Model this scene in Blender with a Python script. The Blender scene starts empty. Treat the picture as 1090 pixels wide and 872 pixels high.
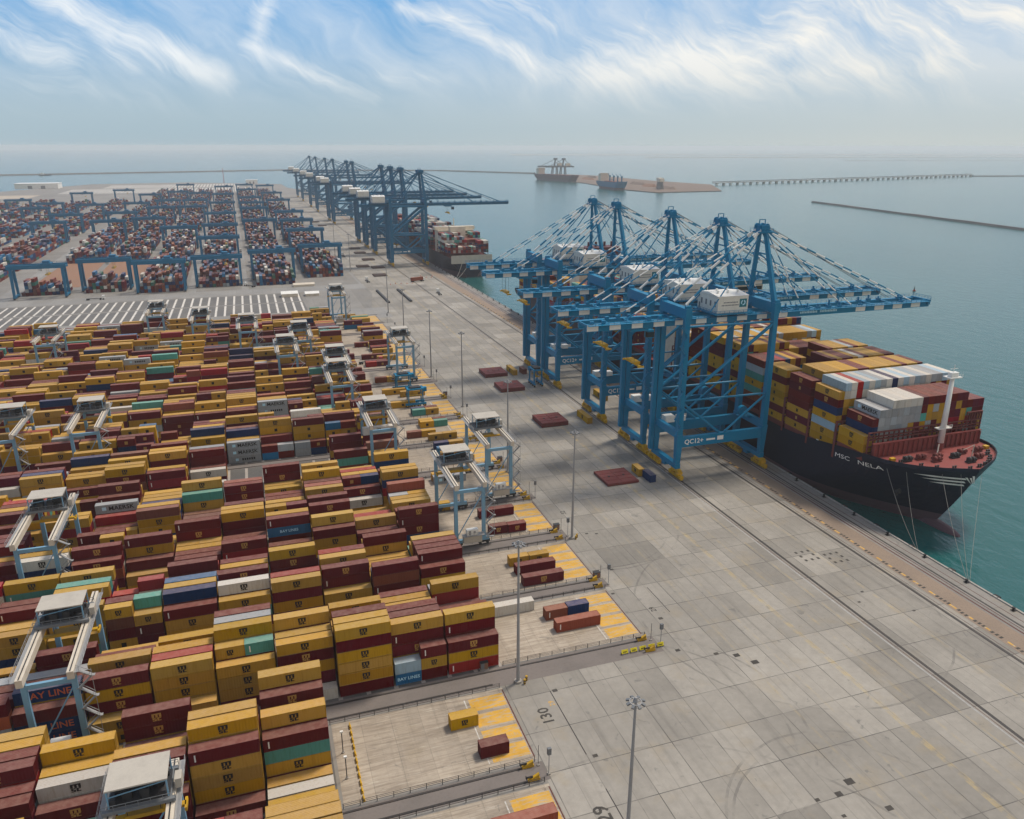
import bpy, math, random
import numpy as np
from mathutils import Vector, Matrix
R = math.radians
rng = random.Random(7)
scene = bpy.context.scene
COL = scene.collection

# ------------------------------------------------------------------ camera model (metres, quay along +Y)
FPX, PIT, YAW, ROL, CAMZ = 830.0, .32590, .32150, .0013, 118.29
_fw = Vector((math.sin(YAW), math.cos(YAW), 0)); _rt = Vector((math.cos(YAW), -math.sin(YAW), 0)); _z = Vector((0, 0, 1))
CF = _fw*math.cos(PIT) - _z*math.sin(PIT); _U = _fw*math.sin(PIT) + _z*math.cos(PIT)
CR = _rt*math.cos(ROL) + _U*math.sin(ROL); CU = _U*math.cos(ROL) - _rt*math.sin(ROL)
CP = Vector((0, 0, CAMZ))

def make_camera():
    cd = bpy.data.cameras.new('camera'); co = bpy.data.objects.new('camera', cd); COL.objects.link(co)
    m = Matrix(((CR.x, CU.x, -CF.x, 0), (CR.y, CU.y, -CF.y, 0), (CR.z, CU.z, -CF.z, CAMZ), (0, 0, 0, 1)))
    co.matrix_world = m
    cd.sensor_width = 36; cd.sensor_fit = 'HORIZONTAL'; cd.lens = 36*FPX/1090
    cd.clip_start = 1; cd.clip_end = 80000
    scene.camera = co
make_camera()

# ------------------------------------------------------------------ materials
def mat_new(name):
    m = bpy.data.materials.new(name); m.use_nodes = True
    nt = m.node_tree; b = nt.nodes['Principled BSDF']
    return m, nt, b
class NT:
    """small helper to write node graphs"""
    def __init__(s, nt): s.nt = nt
    def n(s, t, **kw):
        x = s.nt.nodes.new(t)
        for k, v in kw.items(): setattr(x, k, v)
        return x
    def l(s, a, b): s.nt.links.new(a, b)
    def val(s, sock, v):
        if hasattr(v, 'links') or isinstance(v, bpy.types.NodeSocket): s.l(v, sock)
        else: sock.default_value = v
    def math(s, op, a, b=0.0, c=None, clamp=False):
        x = s.n('ShaderNodeMath', operation=op, use_clamp=clamp); s.val(x.inputs[0], a); s.val(x.inputs[1], b)
        if c is not None: s.val(x.inputs[2], c)
        return x.outputs[0]
    def mix(s, f, a, b, blend='MIX'):
        x = s.n('ShaderNodeMix', data_type='RGBA', blend_type=blend); s.val(x.inputs[0], f); s.val(x.inputs[6], a); s.val(x.inputs[7], b)
        return x.outputs[2]
    def noise(s, vec, scale, detail=4, rough=.55, dist=0):
        x = s.n('ShaderNodeTexNoise'); s.l(vec, x.inputs['Vector']); x.inputs['Scale'].default_value = scale
        x.inputs['Detail'].default_value = detail; x.inputs['Roughness'].default_value = rough; x.inputs['Distortion'].default_value = dist
        return x.outputs['Fac']
    def ramp(s, f, a, b, lo=0.0, hi=1.0):
        x = s.n('ShaderNodeMapRange'); s.val(x.inputs[0], f); x.inputs[1].default_value = a; x.inputs[2].default_value = b
        x.inputs[3].default_value = lo; x.inputs[4].default_value = hi
        return x.outputs[0]
    def mapping(s, vec, scale=(1, 1, 1), loc=(0, 0, 0), rot=(0, 0, 0)):
        x = s.n('ShaderNodeMapping'); s.l(vec, x.inputs[0]); x.inputs[1].default_value = loc; x.inputs[2].default_value = rot; x.inputs[3].default_value = scale
        return x.outputs[0]
    def pos(s): return s.n('ShaderNodeNewGeometry').outputs['Position']
    def obj(s): return s.n('ShaderNodeTexCoord').outputs['Object']
    def sep(s, v):
        x = s.n('ShaderNodeSeparateXYZ'); s.l(v, x.inputs[0]); return x.outputs
    def comb(s, a, b, c=0.0):
        x = s.n('ShaderNodeCombineXYZ'); s.val(x.inputs[0], a); s.val(x.inputs[1], b); s.val(x.inputs[2], c); return x.outputs[0]
def c4(c): return (c[0], c[1], c[2], 1)

def paint(name, col, rough=.5, wear=.25, dirt=(.16, .12, .09), scale=.35, metal=0.0, var=.0):
    """painted or plain surface with weathering that follows the object"""
    m, nt, b = mat_new(name); g = NT(nt)
    p = g.pos()
    big = g.noise(p, scale, 5, .6); streak = g.noise(g.mapping(p, (1.6, 1.6, .12)), 1.0, 3)
    f = g.math('MULTIPLY', g.ramp(big, .45, .75), wear); f2 = g.math('MULTIPLY', g.ramp(streak, .5, .8), wear*.8)
    c = g.mix(f, c4(col), c4(dirt)); c = g.mix(f2, c, c4([x*.45+y*.25 for x, y in zip(col, dirt)]))
    if var:
        oi = g.n('ShaderNodeObjectInfo').outputs['Random']
        hs = g.n('ShaderNodeHueSaturation'); g.l(c, hs.inputs['Color']); g.l(g.ramp(oi, 0, 1, 1-var, 1+var), hs.inputs['Value']); c = hs.outputs[0]
    g.l(c, b.inputs['Base Color']); b.inputs['Roughness'].default_value = rough; b.inputs['Metallic'].default_value = metal; b.inputs['Specular IOR Level'].default_value = .25
    return m

def container_mat(name, col=None):
    """steel box paint; roofs carry a bleached dusty film; colour from the mesh when col is None"""
    m, nt, b = mat_new(name); g = NT(nt)
    if col is None:
        base = g.n('ShaderNodeVertexColor', layer_name='Col').outputs[0]
    else:
        rgb = g.n('ShaderNodeRGB'); rgb.outputs[0].default_value = c4(col)
        oi = g.n('ShaderNodeObjectInfo').outputs['Random']
        hs = g.n('ShaderNodeHueSaturation'); g.l(rgb.outputs[0], hs.inputs['Color']); g.l(g.ramp(oi, 0, 1, .8, 1.15), hs.inputs['Value'])
        g.l(g.ramp(g.math('FRACT', g.math('MULTIPLY', oi, 7.3)), 0, 1, .496, .508), hs.inputs['Hue'])
        g.l(g.ramp(g.math('FRACT', g.math('MULTIPLY', oi, 13.7)), 0, 1, .92, 1.06), hs.inputs['Saturation']); base = hs.outputs[0]
    p = g.pos()
    streak = g.noise(g.mapping(p, (2.2, 2.2, .25)), 1.0, 4, .6); blot = g.noise(p, .5, 5, .65)
    dark = g.mix(1.0, base, (.66, .56, .42, 1), 'MULTIPLY')
    c = g.mix(g.math('MULTIPLY', g.ramp(streak, .5, .78), .6), base, dark)
    c = g.mix(g.math('MULTIPLY', g.ramp(blot, .62, .82), .14), c, (.18, .10, .04, 1))
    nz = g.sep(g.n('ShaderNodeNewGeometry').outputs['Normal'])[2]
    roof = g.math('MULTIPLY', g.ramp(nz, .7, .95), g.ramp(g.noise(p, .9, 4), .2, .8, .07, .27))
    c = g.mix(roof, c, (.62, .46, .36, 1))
    g.l(c, b.inputs['Base Color']); b.inputs['Roughness'].default_value = .62; b.inputs['Specular IOR Level'].default_value = .08
    # corrugation: ribs across both the long sides and the ends
    xyz = g.sep(p); sx = g.math('SINE', g.math('MULTIPLY', g.math('ADD', xyz[0], xyz[1]), 2*math.pi/.56))
    bp = g.n('ShaderNodeBump'); bp.inputs['Strength'].default_value = .18; bp.inputs['Distance'].default_value = .05
    g.l(sx, bp.inputs['Height']); g.l(bp.outputs[0], b.inputs['Normal'])
    return m

CC = dict(mustard=(.42, .232, .017), maroon=(.105, .004, .008), darkred=(.27, .006, .012), oxide=(.22, .055, .032), white=(.54, .52, .47),
          grey=(.30, .33, .35), navy=(.006, .028, .10), teal=(.08, .30, .25), blue=(.015, .13, .27), sky=(.30, .42, .50), brown=(.15, .05, .035), orange=(.42, .10, .03), green=(.03, .13, .10))
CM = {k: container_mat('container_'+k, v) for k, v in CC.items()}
M = dict(
    stsblue=paint('crane_blue', (.0, .175, .335), .42, .14, (.05, .14, .17)),
    farblue=paint('deep_blue', (.0, .125, .245), .5, .15, (.04, .09, .13)),
    armblue=paint('pale_blue', (.17, .34, .48), .5, .25, (.25, .24, .22)),
    housewhite=paint('house_white', (.70, .67, .60), .5, .3, (.40, .35, .29)),
    white=paint('white_paint', (.78, .77, .73), .45, .25, (.42, .38, .33)),
    beige=paint('cream_paint', (.62, .55, .45), .5, .35, (.30, .25, .2)),
    yellow=paint('yellow_paint', (.55, .32, .012), .5, .45, (.10, .07, .04)),
    dark=paint('dark_steel', (.035, .036, .04), .55, .3, (.1, .08, .07)),
    grey=paint('galvanised', (.30, .30, .30), .5, .3, (.2, .18, .16)),
    roofgrey=paint('roof_sheet', (.46, .42, .36), .55, .3, (.25, .22, .19)),
    teal=paint('emblem_teal', (.01, .16, .2), .5, .05), black=paint('black_ink', (.012, .012, .012), .6, .1),
    ink=paint('grey_ink', (.16, .17, .18), .6, .1), gold=paint('gold_ink', (.45, .25, .06), .6, .1), orangeink=paint('orange_ink', (.5, .12, .05), .6, .1),
    palestar=paint('pale_star', (.45, .72, .85), .6, .05), glass=paint('window_glass', (.02, .03, .035), .1, 0),
    hull=paint('hull_navy', (.004, .008, .024), .45, .12, (.02, .02, .03)), boot=paint('hull_antifouling', (.105, .06, .075), .6, .5, (.10, .08, .085)),
    deckred=paint('deck_red', (.235, .048, .042), .6, .4, (.17, .06, .05)), lash=paint('lashing_red', (.17, .04, .035), .6, .4, (.08, .04, .035)),
    hatch=paint('hatch_maroon', (.16, .035, .032), .65, .6, (.13, .08, .075), .8), rope=paint('rope', (.28, .27, .24), .8, .2),
    rubber=paint('rubber', (.016, .016, .017), .8, .2), red=paint('red_paint', (.42, .04, .03), .5, .3), cream=paint('deckhouse_cream', (.68, .60, .48), .5, .3),
    rust=paint('rust_ore', (.23, .12, .075), .8, .4), rock=paint('rock', (.12, .115, .11), .9, .6, (.06, .06, .06), .08), farhull=paint('old_hull', (.10, .035, .045), .6, .4),
    signyellow=paint('sign_yellow', (.75, .62, .02), .5, .15), concretegrey=paint('concrete_block', (.34, .32, .29), .8, .4))

# ------------------------------------------------------------------ mesh builder
class MB:
    def __init__(s): s.v = []; s.f = []; s.m = []
    def add(s, vs, fs, m=0):
        o = len(s.v); s.v += [tuple(x) for x in vs]; s.f += [tuple(i+o for i in q) for q in fs]; s.m += [m]*len(fs); return s
    BF = ((0, 3, 2, 1), (4, 5, 6, 7), (0, 1, 5, 4), (1, 2, 6, 5), (2, 3, 7, 6), (3, 0, 4, 7))
    def bx(s, x0, x1, y0, y1, z0, z1, m=0):
        return s.add([(x0, y0, z0), (x1, y0, z0), (x1, y1, z0), (x0, y1, z0), (x0, y0, z1), (x1, y0, z1), (x1, y1, z1), (x0, y1, z1)], s.BF, m)
    def frame(s, p, q, up=(0, 0, 1)):
        p = Vector(p); q = Vector(q); a = (q-p).normalized(); u = Vector(up)
        if abs(a.dot(u)) > .98: u = Vector((1, 0, 0))
        r = a.cross(u).normalized(); return p, q, r, r.cross(a)
    def beam(s, p, q, w, h=None, m=0, w2=None, h2=None):
        """rectangular member from p to q, w across and h upright, optionally tapered"""
        h = h or w; w2 = w2 or w; h2 = h2 or h
        p, q, r, u = s.frame(p, q)
        vs = [p-r*w/2-u*h/2, p+r*w/2-u*h/2, p+r*w/2+u*h/2, p-r*w/2+u*h/2, q-r*w2/2-u*h2/2, q+r*w2/2-u*h2/2, q+r*w2/2+u*h2/2, q-r*w2/2+u*h2/2]
        return s.add(vs, [(0, 1, 2, 3), (7, 6, 5, 4), (0, 4, 5, 1), (1, 5, 6, 2), (2, 6, 7, 3), (3, 7, 4, 0)], m)
    def tube(s, p, q, r, n=8, m=0, r2=None):
        r2 = r if r2 is None else r2; p, q, a, b = s.frame(p, q); vs = []
        for c, rr in ((p, r), (q, r2)):
            for i in range(n):
                t = 2*math.pi*i/n; vs.append(c+a*math.cos(t)*rr+b*math.sin(t)*rr)
        fs = [(i, (i+1) % n, n+(i+1) % n, n+i) for i in range(n)] + [tuple(range(n-1, -1, -1)), tuple(range(n, 2*n))]
        return s.add(vs, fs, m)
    def banded(s, p, q, r, seg, n=6, ms=(0, 1)):
        p = Vector(p); q = Vector(q); k = max(1, round((q-p).length/seg))
        for i in range(k): s.tube(p.lerp(q, i/k), p.lerp(q, (i+1)/k), r, n, ms[i % 2])
        return s
    def prism(s, poly, z0, z1, m=0):
        n = len(poly); vs = [(x, y, z0) for x, y in poly]+[(x, y, z1) for x, y in poly]
        return s.add(vs, [tuple(range(n-1, -1, -1)), tuple(range(n, 2*n))]+[(i, (i+1) % n, n+(i+1) % n, n+i) for i in range(n)], m)
    def rail(s, p, q, h=1.1, step=3.0, t=.07, m=0):
        p = Vector(p); q = Vector(q); k = max(1, round((q-p).length/step)); up = Vector((0, 0, h))
        for i in range(k+1): a = p.lerp(q, i/k); s.beam(a, a+up, t, t, m)
        s.beam(p+up, q+up, t, t, m); s.beam(p+up*.5, q+up*.5, t*.7, t*.7, m); return s
    def zigzag(s, x, y, z0, z1, w, dx, step=3.0, m=0):
        z = z0; sgn = 1
        while z < z1-.5:
            a = (x-sgn*dx/2, y, z); b = (x+sgn*dx/2, y, min(z+step, z1)); s.beam(a, b, w, .18, m)
            s.beam((a[0], y, a[2]+1), (b[0], y, b[2]+1), .09, .09, m); s.bx(x+sgn*dx/2-.5, x+sgn*dx/2+.5, y-w/2, y+w/2, b[2]-.06, b[2]+.06, m)
            z += step; sgn = -sgn
        return s
    def build(s, name, mats, parent=None, smooth=False):
        me = bpy.data.meshes.new(name); me.from_pydata(s.v, [], s.f)
        mats = mats if isinstance(mats, (list, tuple)) else [mats]
        for x in mats: me.materials.append(M[x] if isinstance(x, str) else x)
        if len(mats) > 1: me.polygons.foreach_set('material_index', s.m)
        if smooth: me.polygons.foreach_set('use_smooth', [True]*len(s.f))
        me.update(); o = bpy.data.objects.new(name, me); COL.objects.link(o)
        if parent: o.parent = parent
        return o
def tag(o, label=None, cat=None, group=None, kind=None):
    for k, v in (('label', label), ('category', cat), ('group', group), ('kind', kind)):
        if v: o[k] = v
    return o
def thing(name, label, cat, loc=(0, 0, 0), rz=0, group=None):
    o = bpy.data.objects.new(name, None); COL.objects.link(o); o.empty_display_size = .5
    o.location = loc; o.rotation_euler = (0, 0, rz); return tag(o, label, cat, group)
def copy_tree(o, parent=None):
    c = o.copy(); COL.objects.link(c)
    if parent is not None: c.parent = parent
    for ch in list(o.children): copy_tree(ch, c)
    return c
def struct(mb, name, mats): return tag(mb.build(name, mats), kind='structure')
ORD = 'zeroth first second third fourth fifth sixth seventh eighth ninth tenth eleventh twelfth thirteenth fourteenth fifteenth sixteenth seventeenth eighteenth nineteenth twentieth'.split()
def flat_text(txt, size, font_bold=False):
    """2-D outline of a word as (verts, faces), centred on the origin"""
    cu = bpy.data.curves.new('word', 'FONT'); cu.body = txt; cu.size = size; cu.align_x = 'CENTER'; cu.align_y = 'CENTER'; cu.resolution_u = 2
    if font_bold: cu.offset = size*.018
    ob = bpy.data.objects.new('word', cu); COL.objects.link(ob)
    me = bpy.data.meshes.new_from_object(ob.evaluated_get(bpy.context.evaluated_depsgraph_get()))
    v = [(p.co.x, p.co.y) for p in me.vertices]; f = [tuple(p.vertices) for p in me.polygons]
    bpy.data.objects.remove(ob); bpy.data.curves.remove(cu); bpy.data.meshes.remove(me)
    return v, f
def bend(x, y):
    """the far half of the quay line bears slightly left"""
    return (x-.0115*(y-400), y) if y > 400 else (x, y)
# ------------------------------------------------------------------ layout constants
RAIL_L, RAIL_W, QUAY = 144.3, 181.0, 186.8
WATER = -4.0
NBLK = 14
def block_c(k): return 131.2+61*(k//2)+31*(k % 2)
PITCH = 12.65
def slot_x(k, i): return (34.8 if k >= 1 else -6.9)-PITCH*i
def pad_x(k): return (47.7, 85.6) if k >= 1 else (6.5, 45.2)

def concrete_mat(name, col, cx, cy, joint=.55, jw=.14, stain=.5, tint=.16, lines=False):
    m, nt, b = mat_new(name); g = NT(nt); p = g.pos(); x, y, z = g.sep(p)
    ux = g.math('DIVIDE', x, cx); uy = g.math('DIVIDE', y, cy)
    wn = g.n('ShaderNodeTexWhiteNoise', noise_dimensions='2D'); g.l(g.comb(g.math('FLOOR', ux), g.math('FLOOR', uy)), wn.inputs['Vector'])
    big = g.n('ShaderNodeTexWhiteNoise', noise_dimensions='2D'); g.l(g.comb(g.math('FLOOR', g.math('MULTIPLY', ux, .5)), g.math('FLOOR', g.math('DIVIDE', uy, 3.0))), big.inputs['Vector'])
    v = g.math('ADD', g.ramp(wn.outputs[0], 0, 1, 1-tint, 1+tint*.5), g.ramp(big.outputs[0], 0, 1, -tint*.5, tint*.3))
    n1 = g.noise(p, .045, 6, .62); n2 = g.noise(p, .6, 6, .65); n3 = g.noise(g.mapping(p, (1, .06, 1)), .5, 4)
    v = g.math('MULTIPLY', v, g.ramp(n1, .3, .7, 1-stain*.22, 1+stain*.1)); v = g.math('MULTIPLY', v, g.ramp(n2, .25, .75, .88, 1.08))
    v = g.math('MULTIPLY', v, g.ramp(n3, .55, .8, 1, 1-stain*.3))
    c = g.mix(1.0, c4(col), g.comb(v, v, v), 'MULTIPLY')
    c = g.mix(g.math('MULTIPLY', g.ramp(g.noise(p, .11, 5, .6), .55, .72), .3*stain), c, (.30, .23, .13, 1))   # sandy, rusty tracks
    c = g.mix(g.math('MULTIPLY', g.ramp(g.noise(p, .32, 3, .5, 1.2), .66, .74), .5*stain), c, (.10, .10, .095, 1))  # oil and rubber
    if name == 'pad_concrete':       # drag marks left by boxes set down and pulled along the rows
        sk = g.noise(g.mapping(p, (.10, 1.5, 1)), 1.0, 5, .65)
        c = g.mix(g.ramp(sk, .45, .64, 0, .6), c, (.17, .13, .095, 1)); c = g.mix(g.ramp(g.noise(p, .9, 3), .66, .74, 0, .5), c, (.12, .08, .05, 1))
        c = g.mix(g.ramp(g.noise(g.mapping(p, (.2, 2.2, 1), loc=(7, 3, 0)), 1.0, 4, .6), .58, .7, 0, .4), c, (.62, .57, .48, 1))
    fx = g.math('FRACT', ux); fy = g.math('FRACT', uy)
    jx = g.math('LESS_THAN', fx, jw/cx); jy = g.math('LESS_THAN', fy, jw/cy)
    jj = g.math('MULTIPLY', g.math('MAXIMUM', jx, jy), g.ramp(g.noise(p, .15, 3), .3, .6, .25, 1))
    hx = g.math('LESS_THAN', g.math('FRACT', g.math('MULTIPLY', ux, 2.0)), jw*.9/cx*2)
    jj = g.math('MAXIMUM', jj, g.math('MULTIPLY', hx, .3))
    c = g.mix(g.math('MULTIPLY', jj, joint), c, (.06, .055, .05, 1))
    if lines:   # worn yellow guide lines along the quay
        for xx, w, s in ((124.0, .7, .55), (131.5, .35, .3), (104.5, .3, .25), (112.5, .3, .22), (139, .3, .4), (155.5, .4, .35)):
            d = g.math('LESS_THAN', g.math('ABSOLUTE', g.math('SUBTRACT', x, xx)), w)
            c = g.mix(g.math('MULTIPLY', d, g.ramp(g.noise(p, .25, 5, .7), .42, .68, 0, s)), c, (.50, .36, .12, 1))
        for cx_, cy_, rad in ((70, 120, 31), (72, 121, 33.4), (96, 82, 24), (98, 82, 27), (128, 150, 40), (95, 210, 26), (97, 211, 28.5), (60, 70, 46)):   # curved tyre tracks
            dd = g.math('SQRT', g.math('ADD', g.math('POWER', g.math('SUBTRACT', x, cx_), 2.0), g.math('POWER', g.math('SUBTRACT', y, cy_), 2.0)))
            tr = g.math('LESS_THAN', g.math('ABSOLUTE', g.math('SUBTRACT', dd, g.math('ADD', rad-.6, g.math('MULTIPLY', n1, 1.6)))), .28)
            c = g.mix(g.math('MULTIPLY', tr, g.ramp(g.noise(p, .07, 4, .7), .45, .62, 0, .42)), c, (.07, .065, .06, 1))
    g.l(c, b.inputs['Base Color']); b.inputs['Roughness'].default_value = .82
    bp = g.n('ShaderNodeBump'); bp.inputs['Strength'].default_value = .15; bp.inputs['Distance'].default_value = .03; g.l(n2, bp.inputs['Height']); g.l(bp.outputs[0], b.inputs['Normal'])
    return m
def stripe_mat(name, col, beamc, pitch, off, w):
    """asphalt with cast concrete beams every pitch metres"""
    m, nt, b = mat_new(name); g = NT(nt); p = g.pos(); x, y, z = g.sep(p)
    s = g.math('LESS_THAN', g.math('FRACT', g.math('DIVIDE', g.math('SUBTRACT', x, off), pitch)), w/pitch)
    n = g.noise(p, .35, 6, .65); n1 = g.noise(p, .05, 4)
    c = g.mix(g.ramp(n, .3, .7), c4(col), c4([q*.7 for q in col])); c = g.mix(g.math('MULTIPLY', g.ramp(n1, .4, .7), .4), c, (.20, .18, .15, 1))
    cb = g.mix(g.ramp(n, .35, .7), c4(beamc), c4([q*.72 for q in beamc]))
    c = g.mix(s, c, cb); g.l(c, b.inputs['Base Color']); b.inputs['Roughness'].default_value = .88
    return m
def worn_paint(name, col, under, cover=.5):
    m, nt, b = mat_new(name); g = NT(nt); p = g.pos()
    n = g.noise(p, 1.1, 7, .72); n2 = g.noise(g.mapping(p, (.25, 1.6, 1)), 1.0, 5, .6)
    f = g.math('MULTIPLY', g.ramp(n, cover-.1, cover+.08), 1.0); f = g.math('MINIMUM', f, g.ramp(n2, .36, .5))
    c = g.mix(f, c4(under), g.mix(g.ramp(g.noise(p, .3, 4), .3, .7), c4(col), c4([q*.75 for q in col])))
    g.l(c, b.inputs['Base Color']); b.inputs['Roughness'].default_value = .8
    return m
M['apron'] = concrete_mat('quay_concrete', (.30, .275, .238), 9.2, 11.5, joint=.85, jw=.2, stain=1.0, tint=.22, lines=True)
M['apron2'] = concrete_mat('cope_concrete', (.26, .24, .215), 6.0, 12.0, stain=.8)
M['pad'] = concrete_mat('pad_concrete', (.41, .345, .27), 6.3, 5.6, joint=.4, jw=.12, stain=1.0, tint=.1)
M['landfill'] = concrete_mat('terminal_concrete', (.23, .215, .195), 40, 55, joint=.15, jw=.4, stain=.8, tint=.12)
M['road'] = concrete_mat('road_concrete', (.26, .25, .235), 14, 30, joint=.25, jw=.15, stain=.6, tint=.08)
M['lane'] = paint('lane_asphalt', (.185, .16, .145), .9, .5, (.11, .10, .09), .12)
M['band'] = paint('cable_band', (.27, .205, .155), .9, .6, (.19, .15, .12), .1)
M['yard'] = stripe_mat('yard_asphalt', (.105, .10, .095), (.36, .32, .28), PITCH/2, 34.3, 1.0)
M['store'] = stripe_mat('store_asphalt', (.14, .135, .13), (.66, .62, .56), PITCH/2, 34.3, 1.5)
M['cellpaint'] = worn_paint('worn_yellow', (.66, .36, .035), (.40, .34, .26), .40)
M['rail'] = paint('rail_steel', (.045, .04, .038), .6, .4, (.09, .06, .045))
M['edge'] = paint('edge_channel', (.10, .035, .03), .8, .4)
M['linewhite'] = worn_paint('worn_white', (.62, .60, .56), (.40, .36, .30), .45)
M['linefaint'] = worn_paint('faint_white', (.42, .41, .39), (.29, .28, .26), .52)
M['blackpaint'] = paint('black_marking', (.05, .045, .04), .8, .3, (.2, .17, .14))
M['earth'] = paint('bare_earth', (.27, .15, .095), .95, .5, (.21, .14, .10), .03)
M['sand'] = paint('sand', (.42, .36, .29), .95, .3, (.30, .26, .2), .02)
M['spoil'] = paint('pier_sand', (.19, .135, .105), .95, .5, (.12, .10, .09), .01)
M['farland'] = paint('far_land', (.30, .29, .27), .95, .3, (.2, .2, .2), .001)

def sheet(name, pts, z, mat, thick=None):
    mb = MB()
    if thick is None: mb.add([(x, y, z) for x, y in pts], [tuple(range(len(pts)))])
    else: mb.prism(pts, z-thick, z)
    return struct(mb, name, mat)
def rects(name, rs, z, mat):
    mb = MB()
    for x0, x1, y0, y1 in rs:
        mb.add([(*bend(x0, y0), z), (*bend(x1, y0), z), (*bend(x1, y1), z), (*bend(x0, y1), z)], [(0, 1, 2, 3)])
    return struct(mb, name, mat)

# land, water
sheet('terminal_ground', [(QUAY, -300), (QUAY, 400), bend(QUAY, 2300), bend(150, 2500), bend(146, 2740), (-180, 2960), (-460, 2900), (-640, 2440), (-1500, 2100), (-5000, 2000), (-5000, -300)], 0, 'landfill', 6)
def make_water():
    m, nt, b = mat_new('sea_water'); g = NT(nt); p = g.pos()
    a = g.noise(g.mapping(p, (1, .55, 1), rot=(0, 0, .5)), .16, 5, .6); a2 = g.noise(g.mapping(p, (1, .5, 1), rot=(0, 0, .5)), .9, 3, .6)
    h = g.math('ADD', g.math('MULTIPLY', a, 1.0), g.math('MULTIPLY', a2, .22))
    bp = g.n('ShaderNodeBump'); bp.inputs['Strength'].default_value = .8; bp.inputs['Distance'].default_value = .7; g.l(h, bp.inputs['Height']); g.l(bp.outputs[0], b.inputs['Normal'])
    big = g.noise(g.mapping(p, (1, .3, 1)), .006, 4)
    g.l(g.mix(g.ramp(big, .35, .65), (.008, .085, .083, 1), (.014, .10, .098, 1)), b.inputs['Base Color'])
    b.inputs['Roughness'].default_value = .16; b.inputs['IOR'].default_value = 1.33
    M['water'] = m
    mb = MB(); mb.add([(-26000, -1500, WATER), (26000, -1500, WATER), (26000, 26000, WATER), (-26000, 26000, WATER)], [(0, 1, 2, 3)])
    struct(mb, 'water', 'water')
make_water()

# quay apron
sheet('quay_apron', [(45.3, -200), (170.4, -200), (170.4, 400), bend(170.4, 2100), bend(98, 2100), bend(98, 660), bend(86, 590), (86, 400), (86, 146.6), (45.3, 146.6)], .012, 'apron')
rects('cable_trench_band', [(170.4, 177.6, -200, 400), (170.4, 177.6, 400, 2100)], .016, 'band')
rects('quay_cope', [(177.6, QUAY, -200, 400), (177.6, QUAY, 400, 2200)], .014, 'apron2')
mb = MB()
for y0, y1 in ((-200, 400), (400, 2100)):
    for x, w in ((RAIL_L, .38), (167.5, .42), (RAIL_W, .30)):
        a, b_ = bend(x, y0), bend(x, y1); mb.beam((*a, .03), (*b_, .03), w*2, .07)
struct(mb, 'crane_rail', 'rail')
mb = MB()
for y0, y1 in ((-200, 400), (400, 2100)):
    for x, w in ((143.2, .14), (168.8, .12), (178.6, .5), (179.9, .25), (183.2, .2)):
        a, b_ = bend(x, y0), bend(x, y1); mb.beam((*a, .022), (*b_, .022), w, .02)
struct(mb, 'quay_channel', 'edge')
rects('ground_line', [(142.3, 142.75, -200, 400)], .018, 'linefaint')
mb = MB()
a, b_ = bend(186.5, 400), bend(186.5, 2200)
mb.bx(186.2, 186.85, -200, 400, 0, .3); mb.beam((*a, .15), (*b_, .15), .65, .3)
struct(mb, 'quay_kerb', M['concretegrey'])

# yard
sheet('yard_pavement', [(-420, -60), (5.8, -60), (5.8, 146), (47.6, 146), (47.6, 560), (-420, 560)], .010, 'yard')
rects('transfer_pad', [(*pad_x(k), block_c(k)-11.6, block_c(k)+11.6) for k in range(-2, NBLK+1)], .014, 'pad')
rects('yard_lane', [(-420, 46 if k < 1 else 87.5, y-w, y+w) for k in range(-1, NBLK+1) for y, w in [((block_c(k)+block_c(k-1))/2, 3.4 if k % 2 else 2.5)]], .018, 'lane')
mb = MB()
for k in range(-2, NBLK+1):
    x1 = 43.5 if k < 1 else 85.0
    for s in (-1, 1):
        y = block_c(k)+s*13.2; mb.bx(-420, x1, y-.22, y+.22, .02, .14)
struct(mb, 'yard_crane_rail', 'rail')
cells, edges = [], []
for k in range(-2, NBLK+1):
    x1 = pad_x(k)[1]; yc = block_c(k)
    for q in (-7.9, -2.65, 2.6, 7.85): cells.append((x1-8.6, x1-.6, yc+q-2.05, yc+q+2.05))
    edges.append((x1-.35, x1-.05, yc-10.8, yc+10.9))
rects('yellow_parking_cell', cells, .020, 'cellpaint')
rects('pad_edge_line', edges, .022, 'edge')
rects('pad_guide_line', [(x1-9.6, x1-9.35, block_c(k)-10, block_c(k)+10) for k in range(-2, NBLK+1) for x1 in [pad_x(k)[1]]], .020, 'linewhite')
rects('storage_pavement', [(-420, 40, 600, 640), (-420, 40, 644, 682)], .016, 'store')
rects('cross_road', [(-700, 98, 686, 712)], .018, 'road')
rects('cross_road_lane', [(-420, 97, 560, 598)], .015, 'road')
# painted numbers on the apron, read along the quay
def painted(txt, x, y, size, mat='blackpaint', rz=math.pi/2, z=.026):
    v, f = flat_text(txt, size, True); c, s = math.cos(rz), math.sin(rz); mb = MB()
    mb.add([(x+a*c-b*s, y+a*s+b*c, z) for a, b in v], f); struct(mb, 'painted_number', mat)
painted('130', 51.6, 130.8, 3.6); painted('29', 52.3, 102.6, 4.2)
painted('29', 54.2, 134.2, 1.7, 'cellpaint'); painted('29', 93.6, 160.6, 2.2, 'blackpaint'); painted('32', 92.6, 222.6, 2.4, 'blackpaint')
mb = MB()
for x0, y0, y1 in ((55.3, 117.5, 138.2), (55.3, 92, 108), (97.3, 158, 171)): mb.beam((x0, y0, .02), (x0, y1, .02), .22, .02)
struct(mb, 'drain_slot', 'rail')

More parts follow.
